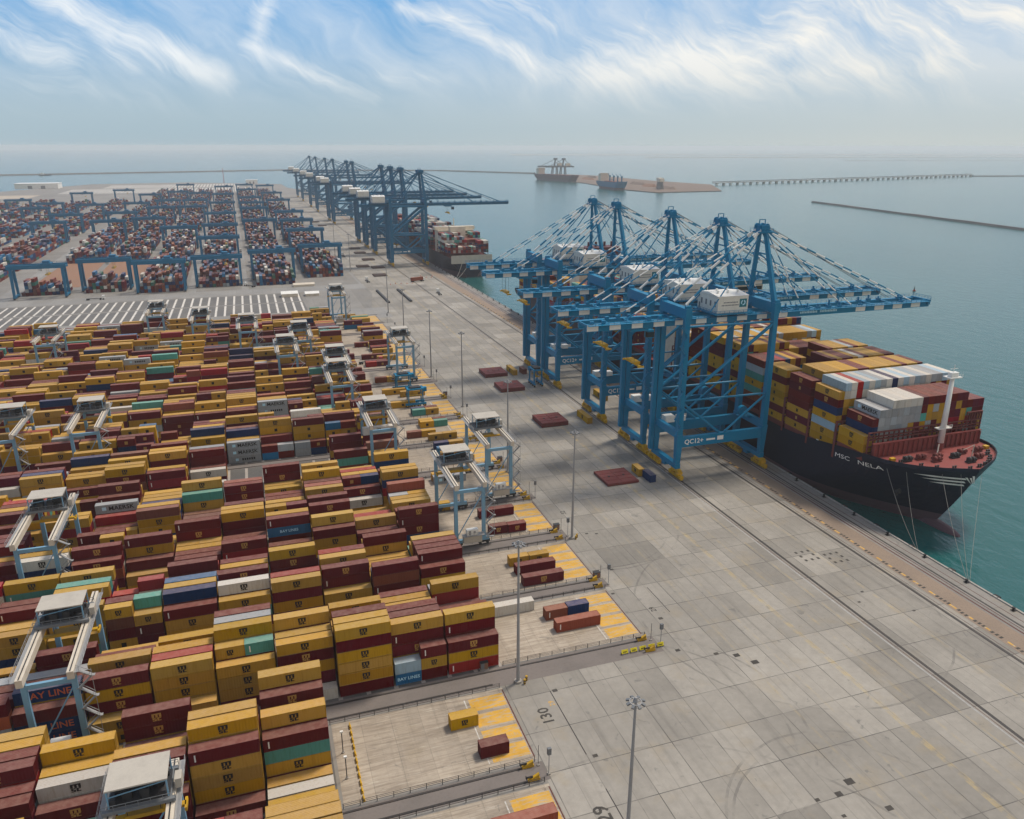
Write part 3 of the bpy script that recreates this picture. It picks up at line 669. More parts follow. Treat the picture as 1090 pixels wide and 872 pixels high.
# ------------------------------------------------------------------ ship-to-shore quay cranes
def make_sts(blue, banded, label, group):
    """local frame: landside rail at x=0, waterside rail at x=36.7, crane middle at y=0"""
    t = thing('quay_crane', label, 'quay crane', group=group)
    B = blue; XW = 36.7; ms = ['white', B] if banded else [B, B]; YL = 8.5; AP = (33.2, 0, 90)
    boomtip = 113.0 if banded else 128.0; back = -36.5 if banded else -30
    tk = 1.0 if banded else 1.45
    for x in (0, XW):
        for s in (-1, 1):
            top = 62.5 if x == 0 else 61
            mb = MB(); mb.beam((x, s*(YL-.1), 4.2), (x, s*YL, 17), 1.5*tk, 1.9*tk, 0, 2.5*tk, 2.4*tk); mb.beam((x, s*YL, 17), (x, s*(YL-.3), top), 2.1*tk, 2.0*tk, 0, 1.9*tk, 1.9*tk)
            lg = mb.build('leg', B, t)
            if x == 0 and s < 0:
                z = MB().zigzag(-1.6, -YL-1.5, 17, 58, .7, 2.4, 3.4); z.build('stair', B, lg)
            mb = MB(); mb.bx(x-.8, x+.8, s*YL-2.6, s*YL+2.6, 2.5, 3.6)
            for q in (-1, 1): mb.beam((x, s*YL+q*2, 2.7), (x, s*YL+q*2, 1.7), 1.0, 2.6)
            for q in range(8):
                yy = s*YL-4.0+q*1.15; mb.tube((x-.35, yy, .55), (x+.35, yy, .55), .5, 10)
                if q % 2 == 0: mb.bx(x-.75, x+.75, yy-.3, yy+1.45, .55, 1.75)
            mb.build('bogie', 'yellow', t)
        mb = MB(); mb.bx(x-1.0, x+1.0, -YL-1, YL+1, 3.6, 5.5); mb.bx(x-.9, x+.9, -1.2, 1.2, 2.2, 3.6); mb.build('sill_beam', B, t)
        mb = MB(); mb.bx(x-.8, x+.8, -YL+1, YL-1, 15.4, 18.2); mb.build('portal_tie', B, t)
        mb = MB(); mb.bx(x-1.25, x+1.25, -YL-1, YL+1, 60.5, 64.2)
        for s in (-1, 1): mb.prism([(x-1.1, s*9.2), (x+1.1, s*9.2), (x+1.1, s*8), (x-1.1, s*8)][::s], 58.5, 65.2)
        mb.build('cross_beam', B, t)
    for s in (-1, 1):
        y = s*YL
        mb = MB(); mb.bx(.9, XW-.9, y-.75, y+.75, 11.9, 15.9); pb = mb.build('portal_beam', B, t)
        if s < 0:
            v, f = flat_text('QC12+', 2.6, True); mb = MB(); mb.add([(a+6.2, y-.78, b+13.9) for a, b in v], f); mb.build('lettering', 'white', pb)
            mb = MB(); mb.bx(16.2, 18.8, y-.81, y-.75, 13.3, 14.9); mb.bx(11.5, 15.2, y-.8, y-.75, 13.6, 14.3); mb.build('plate', 'white', pb)
        for p, q, r in (((0, y, 30), (XW, y, 29.6), .42), ((0, y, 57.6), (XW, y, 57.2), .42), ((.5, y, 30.4), (XW-.3, y, 56.6), .62), ((.4, y, 29.4), (17.2, y, 16), .42), ((XW-.4, y, 29.2), (19.4, y, 16), .42)):
            MB().tube(p, q, r*tk*tk, 8).build('brace', B, t)
        mb = MB(); mb.beam((XW, y*.98, 61), (AP[0]+.6, s*(1.7 if banded else 5.6), 89), 1.7*tk, 1.7*tk, 0, 1.25*tk, 1.25*tk); mb.build('mast_leg', B, t)
        mb = MB(); mb.tube((10, s*7, 62), (AP[0]-1, s*1.7, 88.5), .24*tk*tk, 6); mb.build('mast_stay', B, t)
    mb = MB()
    for zz in (67, 74, 81): k = (zz-61)/28; hw = YL*.98*(1-k)+(1.7 if banded else 5.6)*k; mb.tube((XW-3.0*k, -hw, zz), (XW-3.0*k, hw, zz), .3, 6)
    mb.zigzag(XW-1, 5.5, 61, 84, .6, 2.2, 3.2); mb.build('mast_ladder', B, t)
    mb = MB()
    if not banded:
        for s in (-1, 1): mb.bx(AP[0]-2.4, AP[0]+2.6, s*5.6-2.2, s*5.6+2.2, 88.9, 91.4)
        mb.bx(AP[0]-1, AP[0]+1, -5.6, 5.6, 87.4, 88.7)
    mb.bx(AP[0]-2.8, AP[0]+3.0, -2.9, 2.9, 88.6, 89.1); mb.bx(AP[0]-1.6, AP[0]+1.8, -2.3, 2.3, 89.1, 91.2)
    for s in (-1, 1):
        for q in (-1.1, 1.1): mb.tube((AP[0]+q, s*1.2, 90.9), (AP[0]+q, s*1.7, 90.9), 1.0, 12)
        mb.rail((AP[0]-2.8, s*2.9, 89.1), (AP[0]+3, s*2.9, 89.1), 1.2, 1.5, .1)
    for q in (-1.2, 1.2): mb.beam((AP[0]+q, 0, 91), (AP[0]+q, 0, 93.2), .25)
    mb.beam((AP[0]-1.3, 0, 93.2), (AP[0]+1.3, 0, 93.2), .25); mb.build('apex_platform', B, t)
    # twin girder over the quay and twin boom over the water
    def girder(x0, x1, pat, name, seg=4.4):
        mb = MB(); n = max(1, round((x1-x0)/seg)); d = (x1-x0)/n
        for s in (-1, 1):
            for i in range(n):
                mb.bx(x0+i*d, x0+(i+1)*d, s*3.4-.6, s*3.4+.6, 57.3, 59.9, 1)
                if pat(i, x0+i*d) and banded: mb.bx(x0+i*d, x0+(i+1)*d, s*4.0 if s > 0 else -4.03, 4.03 if s > 0 else s*4.0, 57.5, 59.8, 0)
        for i in range(0, n+1, 2): mb.bx(x0+i*d-(.4 if i else 0), x0+i*d+.4, -2.8, 2.8, 59.0, 59.8, 1)
        return mb.build(name, ms, t)
    g1 = girder(back, XW+4, lambda i, x: i % 2 == 0, 'girder')
    g2 = girder(XW+4.3, boomtip, lambda i, x: (i % 2 == 0 and not 1 < i < 7), 'boom')
    for s in (-1, 1):
        mb = MB(); mb.bx(back, XW+3, s*4.9-.75, s*4.9+.75, 59.6, 59.7); mb.rail((back, s*5.6, 59.7), (XW+3, s*5.6, 59.7), 1.1, 2.4, .1); mb.build('walkway', B, t)
        mb = MB(); mb.bx(XW+5, boomtip-1, s*4.9-.75, s*4.9+.75, 59.6, 59.7); mb.rail((XW+5, s*5.6, 59.7), (boomtip-1, s*5.6, 59.7), 1.1, 2.4, .1); mb.build('walkway', B, t)
    r = random.Random(4)
    for i in range(13):
        x = XW+8+i*(boomtip-XW-12)/13; s = r.choice((-1, 1)); mb = MB(); mb.bx(x-.8, x+.9, s*3.4-.5, s*3.4+.5, 59.9, 60.3+r.random()*.5)
        mb.beam((x, s*3.4, 60), (x, s*3.4, 60.9+r.random()*2.2), .35+r.random()*.5, .4); mb.build('sheave_bracket', B, g2)
    for i in range(8):
        x = back+2+i*4.4; s = r.choice((-1, 1)); mb = MB(); mb.bx(x-.6, x+.7, s*3.4-.5, s*3.4+.5, 59.9, 60.5+r.random()*.8); mb.build('junction_box', B, g1)
    mb = MB(); mb.bx(boomtip-1.2, boomtip, -4.6, 4.6, 58.2, 60.2); mb.rail((boomtip, -4.6, 60.2), (boomtip, 4.6, 60.2), 1.2, 1.5, .12); mb.build('boom_tip_platform', B, t)
    if banded:
        mb = MB()
        for k in range(22):
            x = XW+14.5+k*.72+(1.2 if k > 10 else 0); mb.bx(x, x+.5, -4.03, -4.0, 58.25, 59.0+.1*(k % 3))
        mb.build('lettering', 'palestar', g2)
    # stays
    for s in (-1, 1):
        a = (AP[0]-1, s*1.6, 89.8)
        MB().banded(a, (1.5, s*4.2, 64.6), .46 if banded else .36, 4.3, 8).build('backstay', ms, t)
        MB().banded(a, (back+14.5, s*3.4, 60.4), .23, 4.3, 6).build('rear_stay', ms, t)
        a = (AP[0]+1.6, s*1.6, 89.8)
        MB().banded(a, (boomtip-9, s*3.4, 60.2), .26, 4.8, 6, (1, 0)).build('forestay', ms, t)
        MB().banded((a[0], a[1], 89), (boomtip-38, s*3.4, 60.2), .26, 4.8, 6, (1, 0)).build('forestay', ms, t)
        MB().banded((a[0], a[1], 88.4), (XW+16, s*3.4, 60.2), .2, 4.8, 6, (1, 0)).build('forestay', ms, t)
        MB().tube((a[0], s*.7, 91), (boomtip-18, s*1.2, 61.5), .1, 5).build('hoist_rope', 'dark', t)
    # machinery house
    hx = 13.4 if banded else -17
    mb = MB(); mb.bx(hx, hx+12.6, -6.3, 7.2, 61.1, 67.2); h = mb.build('machinery_house', 'housewhite', t)
    mb = MB(); x0, x1 = hx-.2, hx+12.8
    mb.add([(x0, -6.5, 67.2), (x1, -6.5, 67.2), (x1, .4, 68.1), (x0, .4, 68.1), (x1, 7.4, 67.2), (x0, 7.4, 67.2)], [(0, 1, 2, 3), (3, 2, 4, 5), (0, 3, 5), (1, 4, 2)])
    for q in range(5): mb.tube((hx+2+q*2.1, -2.5+(q % 2)*4, 67.5), (hx+2+q*2.1, -2.5+(q % 2)*4, 68.7), .45, 8)
    mb.build('roof', 'white', h)
    if banded:
        mb = MB(); mb.bx(hx+9.0, hx+12.0, -6.36, -6.3, 63.0, 66.0); mb.build('emblem', 'teal', h)
        mb = MB(); n = 10
        ring = [(hx+10.5+math.cos(2*math.pi*i/n)*r_, -6.39, 64.6+math.sin(2*math.pi*i/n)*r_) for r_ in (1.0, .55) for i in range(n)]
        mb.add(ring, [(i, (i+1) % n, n+(i+1) % n, n+i) for i in range(n) if i not in (2, 6)]); mb.build('emblem', 'palestar', h)
        for zz, a0, a1 in ((64.9, 2.4, 8.2), (63.9, 1.6, 8.2)):
            x = a0; mb = MB()
            while x < a1: mb.bx(hx+x, hx+x+.42, -6.33, -6.3, zz-.22, zz+.22); x += .6
            mb.build('lettering', 'ink', h)
    mb = MB()
    for q in (-4.5, -1.5, 1.5, 4.5): mb.bx(hx-.05, hx, q-.5, q+.5, 63.2, 65.2)
    mb.bx(hx-.05, hx, 5.5, 6.4, 61.2, 63.4); mb.build('louvre', 'ink', h)
    mb = MB(); mb.bx(hx-1.6, hx+14, -7.5, 8.4, 60.7, 61.05)
    for y in (-7.5, 8.4): mb.rail((hx-1.6, y, 61.05), (hx+14, y, 61.05), 1.1, 2.0, .1)
    mb.rail((hx-1.6, -7.5, 61.05), (hx-1.6, 8.4, 61.05), 1.1, 2.0, .1); mb.build('house_platform', B, t)
    # trolley, cab, spreader
    tx = -16 if banded else 62
    mb = MB(); mb.bx(tx-3.4, tx+3.4, -3.9, 3.9, 56.2, 57.1)
    for s in (-1, 1): mb.rail((tx-3.4, s*3.9, 57.1), (tx+3.4, s*3.9, 57.1), 1.0, 1.7, .1)
    for q in (-2, 2): mb.tube((tx+q, -1.8, 56.7), (tx+q, 1.8, 56.7), .8, 12)
    tr = mb.build('trolley', B, t)
    mb = MB(); mb.bx(tx+4, tx+6.6, -2.2, .3, 53.0, 55.9); cab = mb.build('operator_cab', B, tr)
    mb = MB(); mb.bx(tx+3.96, tx+6.64, -2.25, -.8, 53.3, 55.2); mb.build('window', 'glass', cab)
    zs = 44 if banded else 50
    mb = MB()
    for qx in (-1, 1):
        for qy in (-2.4, 2.4): mb.tube((tx+qx, qy, 56.3), (tx+qx*.9, qy, zs+.8), .06, 5)
    mb.build('hoist_rope', 'dark', t)
    mb = MB(); mb.bx(tx-1.2, tx+1.2, -3.2, 3.2, zs, zs+.9); mb.bx(tx-.5, tx+.5, -6, 6, zs-.5, zs)
    for s in (-1, 1): mb.bx(tx-1.2, tx+1.2, s*6-.25, s*6+.25, zs-.6, zs)
    mb.build('spreader', 'yellow', t)
    # lift shaft and electrical cabinets on the far landside leg
    mb = MB(); mb.bx(-2.8, -1.25, YL-.8, YL+.8, 5.5, 57); mb.build('lift_shaft', B, t)
    mb = MB(); mb.bx(3, 7, YL-1.6, YL+1.6, 16.0, 18.6); mb.bx(9, 12, YL-1.4, YL+1.4, 16.0, 18); mb.build('electrical_cabinet', 'white', t)
    mb = MB(); mb.tube((XW-4, -.8, 20.3), (XW-4, .8, 20.3), 2.0, 18); mb.tube((XW-4, -1, 20.3), (XW-4, 1, 20.3), .5, 10); mb.beam((XW-4, -1.3, 18.2), (XW-4, -1.3, 20.3), .4); mb.beam((XW-4, 1.3, 18.2), (XW-4, 1.3, 20.3), .4)
    mb.bx(XW-5.5, XW-2.5, -1.6, 1.6, 17.9, 18.2); mb.beam((XW-2.5, 0, 18), (XW-.5, 0, 17.4), .8); mb.build('cable_reel', B, t)
    return t
near = make_sts('stsblue', True, 'nearest blue and white banded quay crane, over the forward half of the big ship', 'banded quay cranes over the big ship')
near.location = (RAIL_L, 246, 0)
for i, y in enumerate((273, 312.6, 367.5, 396.5)):
    c = copy_tree(near); c.location = (RAIL_L, y, 0)
    c['label'] = f'{ORD[i+2]} nearest blue and white banded quay crane over the big ship' if i < 3 else 'farthest of the blue and white banded quay cranes, over the big ship stern'
far = make_sts('farblue', False, 'nearest plain blue quay crane, beside the stern of the far ship', 'plain blue quay cranes along the far quay')
for i, y in enumerate((819, 918, 980, 1044, 1305, 1370, 1560, 1690, 1880, 2025)):
    c = far if i == 0 else copy_tree(far)
    c.location = (*bend(RAIL_L, y), 0); c.rotation_euler = (0, 0, .0115); c.scale = (1, 1, 1.04)
    if i: c['label'] = f'{ORD[i+1]} nearest plain blue quay crane along the far quay' if i < 9 else 'farthest plain blue quay crane, at the hazy end of the quay'

# ------------------------------------------------------------------ pale blue yard cranes that straddle each block
def make_yard_crane(label, stair=1):
    t = thing('yard_gantry_crane', label, 'yard crane', group='pale blue yard cranes over the near blocks')
    HX, HY = 4.4, 13.2
    for sy in (-1, 1):
        for sx in (-1, 1):
            mb = MB(); mb.beam((sx*HX, sy*HY, 2.4), (sx*HX, sy*HY, 20.2), .85, 1.15, 0, .8, 1.0); mb.build('leg', 'armblue', t)
            mb = MB(); mb.bx(sx*HX-1.9, sx*HX+1.9, sy*HY-.45, sy*HY+.45, .9, 1.7)
            for q in (-1.2, 1.2): mb.tube((sx*HX+q, sy*HY-.3, .5), (sx*HX+q, sy*HY+.3, .5), .42, 10)
            mb.build('bogie', 'dark', t)
        mb = MB(); mb.bx(-HX-1.6, HX+1.6, sy*HY-.5, sy*HY+.5, 1.6, 2.6); mb.build('sill_beam', 'armblue', t)
        mb = MB(); mb.bx(-HX, HX, sy*HY-.35, sy*HY+.35, 18.4, 19.4); mb.build('top_tie', 'armblue', t)
        mb = MB(); mb.tube((-HX, sy*HY, 3.2), (HX, sy*HY, 17.8), .16, 6); mb.build('brace', 'armblue', t)
    for sx in (-1, 1):
        mb = MB(); mb.bx(sx*HX-.62, sx*HX+.62, -15.2, 15.2, 20.2, 21.9); gd = mb.build('girder', 'beige', t)
        mb = MB(); mb.bx(sx*HX-.09, sx*HX+.09, -15, 15, 21.9, 22.05); mb.build('trolley_rail', 'dark', gd)
        mb = MB(); mb.bx(sx*(HX+1.1)-.45, sx*(HX+1.1)+.45, -15, 15, 21.4, 21.48); mb.rail((sx*(HX+1.55), -15, 21.48), (sx*(HX+1.55), 15, 21.48), 1.0, 2.2, .06); mb.build('walkway', 'grey', gd)
    # trolley with its machinery under a flat roof
    ty = 4.5
    mb = MB(); mb.bx(-5.2, 5.2, ty-3.6, ty-2.9, 22.1, 22.7); mb.bx(-5.2, 5.2, ty+2.9, ty+3.6, 22.1, 22.7); mb.bx(-4.6, -3.8, ty-2.9, ty+2.9, 22.1, 22.7); mb.bx(3.8, 4.6, ty-2.9, ty+2.9, 22.1, 22.7); mb.bx(-3.8, 3.8, ty-2.9, ty+2.9, 22.2, 22.4)
    for s in (-1, 1): mb.rail((-5.2, ty+s*3.6, 22.8), (5.2, ty+s*3.6, 22.8), 1.0, 1.7, .08)
    tr = mb.build('trolley', 'ink', t)
    mb = MB(); r = random.Random(2); mb.bx(-4.4, 4.4, ty-2.8, ty+2.8, 22.45, 22.85)
    for i in range(22):
        x, y = r.uniform(-4.3, 3.2), r.uniform(ty-2.8, ty+1.6); mb.bx(x, x+r.uniform(.5, 1.2), y, y+r.uniform(.5, 1.2), 22.8, 23.4+r.random()*1.4)
    for q in (-2.4, 2.4): mb.tube((q-1.2, ty, 23.9), (q+1.2, ty, 23.9), .8, 12)
    mb.build('hoist_gear', 'dark', tr)
    mb = MB()
    for x in (-4.2, 4.2):
        for y in (ty-2.9, ty+2.9): mb.beam((x, y, 22.8), (x, y, 26.0), .22)
    for y in (ty-2.9, ty+2.9): mb.beam((-4.2, y, 24.8), (4.2, y, 25.8), .14)
    mb.build('roof_post', 'armblue', tr)
    mb = MB(); mb.bx(-4.4, 4.4, ty-3.1, ty+3.1, 26.0, 26.25); mb.build('roof', 'roofgrey', tr)
    mb = MB(); mb.bx(5.0, 6.0, ty-1.0, ty+1.0, 22.2, 23.9); mb.build('control_cabinet', 'roofgrey', tr)
    mb = MB()
    for x in (-2.4, 2.4):
        for y in (-.8, .8): mb.tube((x, ty+y, 22.3), (x, ty+y, 18.6), .05, 5)
    mb.build('hoist_rope', 'dark', t)
    mb = MB(); mb.bx(-6.0, 6.0, ty-.45, ty+.45, 17.7, 18.2); mb.bx(-2.8, 2.8, ty-1.1, ty+1.1, 18.2, 18.9)
    for s in (-1, 1): mb.bx(s*6-.2, s*6+.2, ty-1.2, ty+1.2, 17.5, 18.2)
    mb.build('spreader', 'yellow', t)
    # sill equipment: cabin on a platform, cable reel, stair tower
    y = -HY
    mb = MB(); mb.bx(-2.6, 3.2, y-2.4, y-.55, 2.2, 4.4); mb.build('transformer_box', 'roofgrey', t)
    mb = MB(); mb.bx(-2.9, 4.0, y-2.7, y-.5, 4.5, 4.65); mb.rail((-2.9, y-2.7, 4.65), (4.0, y-2.7, 4.65), 1.1, 1.2, .07); mb.build('platform', 'grey', t)
    mb = MB(); mb.bx(-1.6, 2.0, y-2.2, y-.7, 4.7, 6.6); cb = mb.build('electrical_house', 'white', t)
    mb = MB(); mb.bx(-1.0, -.3, y-2.24, y-2.2, 4.9, 6.3); mb.bx(.5, 1.2, y-2.24, y-2.2, 5.3, 6.1); mb.build('door', 'grey', cb)
    mb = MB(); n = 20; cx, cz = -HX-2.6, 4.2
    for i in range(n):
        a, b = 2*math.pi*i/n, 2*math.pi*(i+1)/n
        for rr in (2.1, 1.0): mb.beam((cx+math.cos(a)*rr, y-.9, cz+math.sin(a)*rr), (cx+math.cos(b)*rr, y-.9, cz+math.sin(b)*rr), .5, .12)
        if i % 2 == 0: mb.beam((cx, y-.9, cz), (cx+math.cos(a)*2.1, y-.9, cz+math.sin(a)*2.1), .08)
    mb.tube((cx, y-1.3, cz), (cx, y-.3, cz), .4, 10); mb.beam((cx, y-.4, cz), (-HX, y, 4.2), .4); mb.build('cable_reel', 'grey', t)
    mb = MB().zigzag(HX+2.0, y-.2, 2.4, 21, .8, 2.6, 2.4); mb.beam((HX+.5, y-.2, 2.4), (HX+3.3, y-.2, 2.4), .8, .2)
    for x in (HX+.75, HX+3.3): mb.beam((x, y-.6, 2.4), (x, y-.6, 21), .08)
    mb.build('stair', 'grey', t)
    return t
# block, x of the crane, trolley shift, wording
ARMG = [(1, -45.5, 3.0, 'nearest whole yard crane at the left edge, over navy lettered containers'), (-1, -24.5, 6.5, 'yard crane cut by the bottom edge, its grey roof nearest the camera'),
        (3, -60.5, 4.0, 'yard crane at the left edge over the fourth block, grey roof beside white container'), (6, -63.5, 5.0, 'yard crane a third down the left side, mustard box on its spreader'),
        (6, -90.5, 5.0, 'yard crane half cut by the left edge of the picture'), (13, -58.9, 0, 'yard crane in front of striped storage pavement, left of its twin'),
        (12, -31.7, 0, 'yard crane in front of striped storage pavement, right of its twin'), (11, -106.7, 0, 'small far yard crane at left, standing alone before the striped pavement'),
        (11, -5.5, 1, 'far yard crane with cross beam low on its legs, left of centre'), (9, 12.9, 0, 'left of three far yard cranes close together by the stack ends'),
        (10, 22.0, 2, 'middle of three far yard cranes close together by the stack ends'), (8, 34.7, 1, 'rear of the two overlapping yard cranes at the stack ends'),
        (7, 32.3, 3, 'front of the two overlapping yard cranes at the stack ends'), (9, 71.9, -1, 'slender yard crane with tall stair on its right, beside the apron'),
        (14, 55, -2, 'tall lone yard crane at the far end of the transfer pads'), (5, 40.2, 2, 'yard crane with grey roof over the sixth block, left of pad crane pair'),
        (4, 75.1, 0, 'right one of the two yard cranes over open pads, nearest apron'), (3, 56.3, 2, 'left one of the two yard cranes over open pads, over maroon boxes')]
yc0 = None
for k, x, sh, lab in ARMG:
    if yc0 is None: c = yc0 = make_yard_crane('pale blue '+lab); first_loc = (x, block_c(k), 0)
    else: c = copy_tree(yc0)
    c.location = (x, block_c(k), 0); c['label'] = lab
    for ch in c.children:
        if ch.name.split('.')[0] in ('trolley', 'hoist_rope', 'spreader'): ch.location = (0, sh-2, 0)
yc0.location = first_loc

# ------------------------------------------------------------------ wide dark blue rail cranes of the far yard
def make_rmg():
    t = thing('rail_gantry_crane', '', 'yard crane', group='wide dark blue gantry cranes of the far yard'); HX, HY = 18.6, 7.0; B = 'farblue'
    for sx in (-1, 1):
        for sy in (-1, 1):
            mb = MB(); mb.beam((sx*HX, sy*HY, 1.5), (sx*HX, sy*4.2, 24), 1.5, 1.7, 0, 2.2, 2.2); mb.build('leg', B, t)
        mb = MB(); mb.bx(sx*HX-.8, sx*HX+.8, -HY-1.5, HY+1.5, 1.2, 2.6); mb.build('sill_beam', B, t)
        mb = MB(); mb.bx(sx*HX-.6, sx*HX+.6, -4.2, 4.2, 22.2, 24); mb.build('leg_tie', B, t)
        mb = MB()
        for q in (-1, 1): mb.bx(sx*HX-.6, sx*HX+.6, q*HY-1.6, q*HY+1.6, .2, 1.2)
        mb.build('bogie', 'dark', t)
    for s in (-1, 1):
        mb = MB(); mb.bx(-21.3, 21.3, s*4.2-.9, s*4.2+.9, 23.8, 27.0); mb.rail((-21.3, s*5.2, 27), (21.3, s*5.2, 27), 1.1, 4, .14); mb.build('girder', B, t)
    mb = MB()
    for s in (-1, 1): mb.bx(s*21-.4, s*21+.4, -4, 4, 24.6, 26)
    mb.build('end_tie', B, t)
    mb = MB(); mb.bx(3, 11, -4.6, 4.6, 27.0, 27.8); mb.bx(4.5, 9.5, -3, 3, 27.8, 29.6); tr = mb.build('trolley', B, t)
    mb = MB(); mb.bx(1, 3, -2.4, 0, 21.6, 24); mb.build('operator_cab', 'white', tr)
    mb = MB(); mb.bx(5.8, 8.2, -6, 6, 18.5, 19.3)
    for x in (6.2, 7.8):
        for y in (-1.5, 1.5): mb.tube((x, y, 19.3), (x, y, 26.4), .07, 5)
    mb.build('spreader', 'yellow', t)
    return t
RMGS = [(0, 800), (1, 770), (2, 742), (3, 726), (4, 750), (5, 726), (0, 1092), (1, 1104), (2, 1053), (3, 1033), (4, 1177), (5, 1147), (6, 1146), (0, 1518), (1, 1460), (2, 1475), (3, 1390), (4, 1384),
        (5, 1500), (6, 1480), (7, 1533), (0, 1755), (1, 1904), (2, 1738), (3, 1792), (4, 1853), (5, 1760), (6, 1950), (7, 1850), (1, 2140), (2, 2060), (4, 2180), (0, 2080), (8, 1640), (8, 1300), (0, 1240), (1, 1330), (2, 1240), (3, 1560), (4, 1560), (5, 1290), (6, 1270), (0, 960), (2, 905), (1, 1610), (7, 1420)]
rmg = None; seen = {}
for ci, y in RMGS:
    first = rmg is None
    rmg = make_rmg() if first else rmg; c = rmg if first else copy_tree(rmg)
    x, yy = bend((FAR_COLS+[(-368, 46)])[ci][0], y); c.location = (x, yy, 0); c.rotation_euler = (0, 0, .0115)
    seen[ci] = seen.get(ci, 0)+1
    col = 'block line nearest the quay' if ci == 0 else f'{ORD[ci+1]} block line from quay'
    c['label'] = f'wide dark blue gantry crane, {ORD[seen[ci]]} from front in far yard, {col}'
# ------------------------------------------------------------------ ships
def lerp(a, b, t): return a+(b-a)*t
def sstep(t): t = max(0, min(1, t)); return t*t*(3-2*t)
def ship_shape(B, rake, zd0, zd1, sheer, Lw, Ld, stern):
    zb = -4.0
    def stem(z): return rake*max(0, (zd1-z)/(zd1-zb))**1.2
    def deck(y): return zd0+(zd1-zd0)*sstep((sheer-y)/(sheer*.8))
    def hb(y, z):
        k = max(0, min(1, (z-zb)/(zd1-zb))); u = max(0, min(1, (y-stem(z))/lerp(Lw, Ld, k)))
        h = B*(1-(1-u)**lerp(1.45, 4.5, k**1.5))
        a = max(0, (y-(stern-45))/45); h *= 1-a*a*lerp(.75, .04, sstep(k*1.3)); return h
    return stem, deck, hb
def hull(B, rake, zd0, zd1, sheer, Lw, Ld, stern, zpaint, parent, mats, bulb=True, step=3.0):
    stem, deck, hb = ship_shape(B, rake, zd0, zd1, sheer, Lw, Ld, stern)
    zs = [-5.5, -4.2, -2.5, -1, zpaint, 3, 6, 9, 11.5, None, 'bul']
    ss = [0, .3, .8, 1.6, 2.8, 4.2]+[6+step*i for i in range(int(60/step))]; y = ss[-1]+8
    while y < stern-50: ss.append(y); y += 14
    ss += [stern-45, stern-34, stern-24, stern-14, stern-6, stern]
    mb = MB(); nz, ns = len(zs), len(ss)
    def zat(q, y): return q if isinstance(q, (int, float)) else deck(y) if q is None else deck(y)+1.15
    for side in (-1, 1):
        vs = []
        for q in zs:
            for s in ss:
                z = zat(q, s); y0 = stem(min(z, zd1)); yy = y0+(stern-y0)*(s/stern); z = zat(q, yy); vs.append((side*hb(yy, z), yy, z))
        fs = []
        for m in (0, 1):
            fs = [tuple((i*ns+j, i*ns+j+1, (i+1)*ns+j+1, (i+1)*ns+j)[::side]) for i in range(nz-1) for j in range(ns-1) if (zs[i] is not None and zs[i] != 'bul' and zs[i] < zpaint) == bool(m)]
            if m == 0: mb.add(vs, fs, 0)
            else: mb.add(vs, fs, 1)
    a = [(s*hb(stern, zat(q, stern)), stern, zat(q, stern)) for s, qs in ((-1, zs), (1, zs[::-1])) for q in qs]
    mb.add(a, [tuple(range(len(a)))], 0)
    if bulb:
        n = 14; ys = [-11, -10.4, -9, -6, -2, 3, 9]; rr = [.2, 1.0, 1.7, 2.4, 2.8, 3, 3.2]; vs = []
        y0 = stem(-4)
        for y, r_ in zip(ys, rr):
            for i in range(n): t = 2*math.pi*i/n; vs.append((math.cos(t)*r_, y0+y, max(-5.5, -4.3+math.sin(t)*r_*.75)))
        mb.add(vs, [(k*n+i, (k+1)*n+i, (k+1)*n+(i+1) % n, k*n+(i+1) % n) for k in range(len(ys)-1) for i in range(n)]+[tuple(range(n))], 1)
    h = mb.build('hull', mats, parent); h.data.polygons.foreach_set('use_smooth', [False]*len(h.data.polygons))
    db = MB(); ds = [s for s in ss if s >= .3]
    L_ = [(-hb(s, deck(s))+.15, s, deck(s)+.05) for s in ds]; R_ = [(hb(s, deck(s))-.15, s, deck(s)+.05) for s in ds]; n = len(ds)
    db.add(L_+R_, [(i, n+i, n+i+1, i+1) for i in range(n-1)]); db.build('deck', 'deckred', parent)
    return stem, deck, hb
SX, SY = 213.3, 170.0
ship = thing('container_ship', 'big navy hulled container ship with red forecastle moored under the banded cranes', 'container ship', (SX, SY, 0))
stem, deck, hb = hull(25.1, 13, 14.6, 20.1, 66, 50, 38, 392, .6, ship, ['hull', 'boot'])
def on_hull(mb, pts, faces, off=.14):
    mb.add([(-hb(y, z)-off, y, z) for y, z in pts], faces)
v, f = flat_text('MSC   NELA', 2.4)
mb = MB(); aw = max(abs(a) for a, b in v); on_hull(mb, [(26.2-a/aw*9.6, b*.9+lerp(15.9, 17.5, (a/aw+1)/2)) for a, b in v], f); mb.build('lettering', 'white', ship)
for i in range(3):
    mb = MB(); n = 26; z0, z1 = 18.1-i*1.5, 17.2-i*1.35; ya, yb = 9.6-.8*i, 2.0+.5*i; pts = []
    for k in range(n+1):
        y = lerp(ya, yb, (k/n)**.8); t = min(1, k/8)*.34; zc = lerp(z0, z1, k/n); pts += [(y, zc-t), (y, zc+t)]
    on_hull(mb, pts, [(2*k, 2*k+2, 2*k+3, 2*k+1) for k in range(n)]); mb.build('bow_stripe', 'white', ship)
mb = MB()
for dy, dz, hh in ((0, 0, 2.6), (.9, -.2, 2.2), (1.8, .1, 2.6)):
    y = 1.9-dy*.55; z = 16.6+dz+dy*.3; pts = [(y, z-hh/2), (y-.28, z-hh/2), (y-.28, z+hh/2), (y, z+hh/2)]; on_hull(mb, pts, [(0, 1, 2, 3)], .2)
mb.build('bow_emblem', 'white', ship)
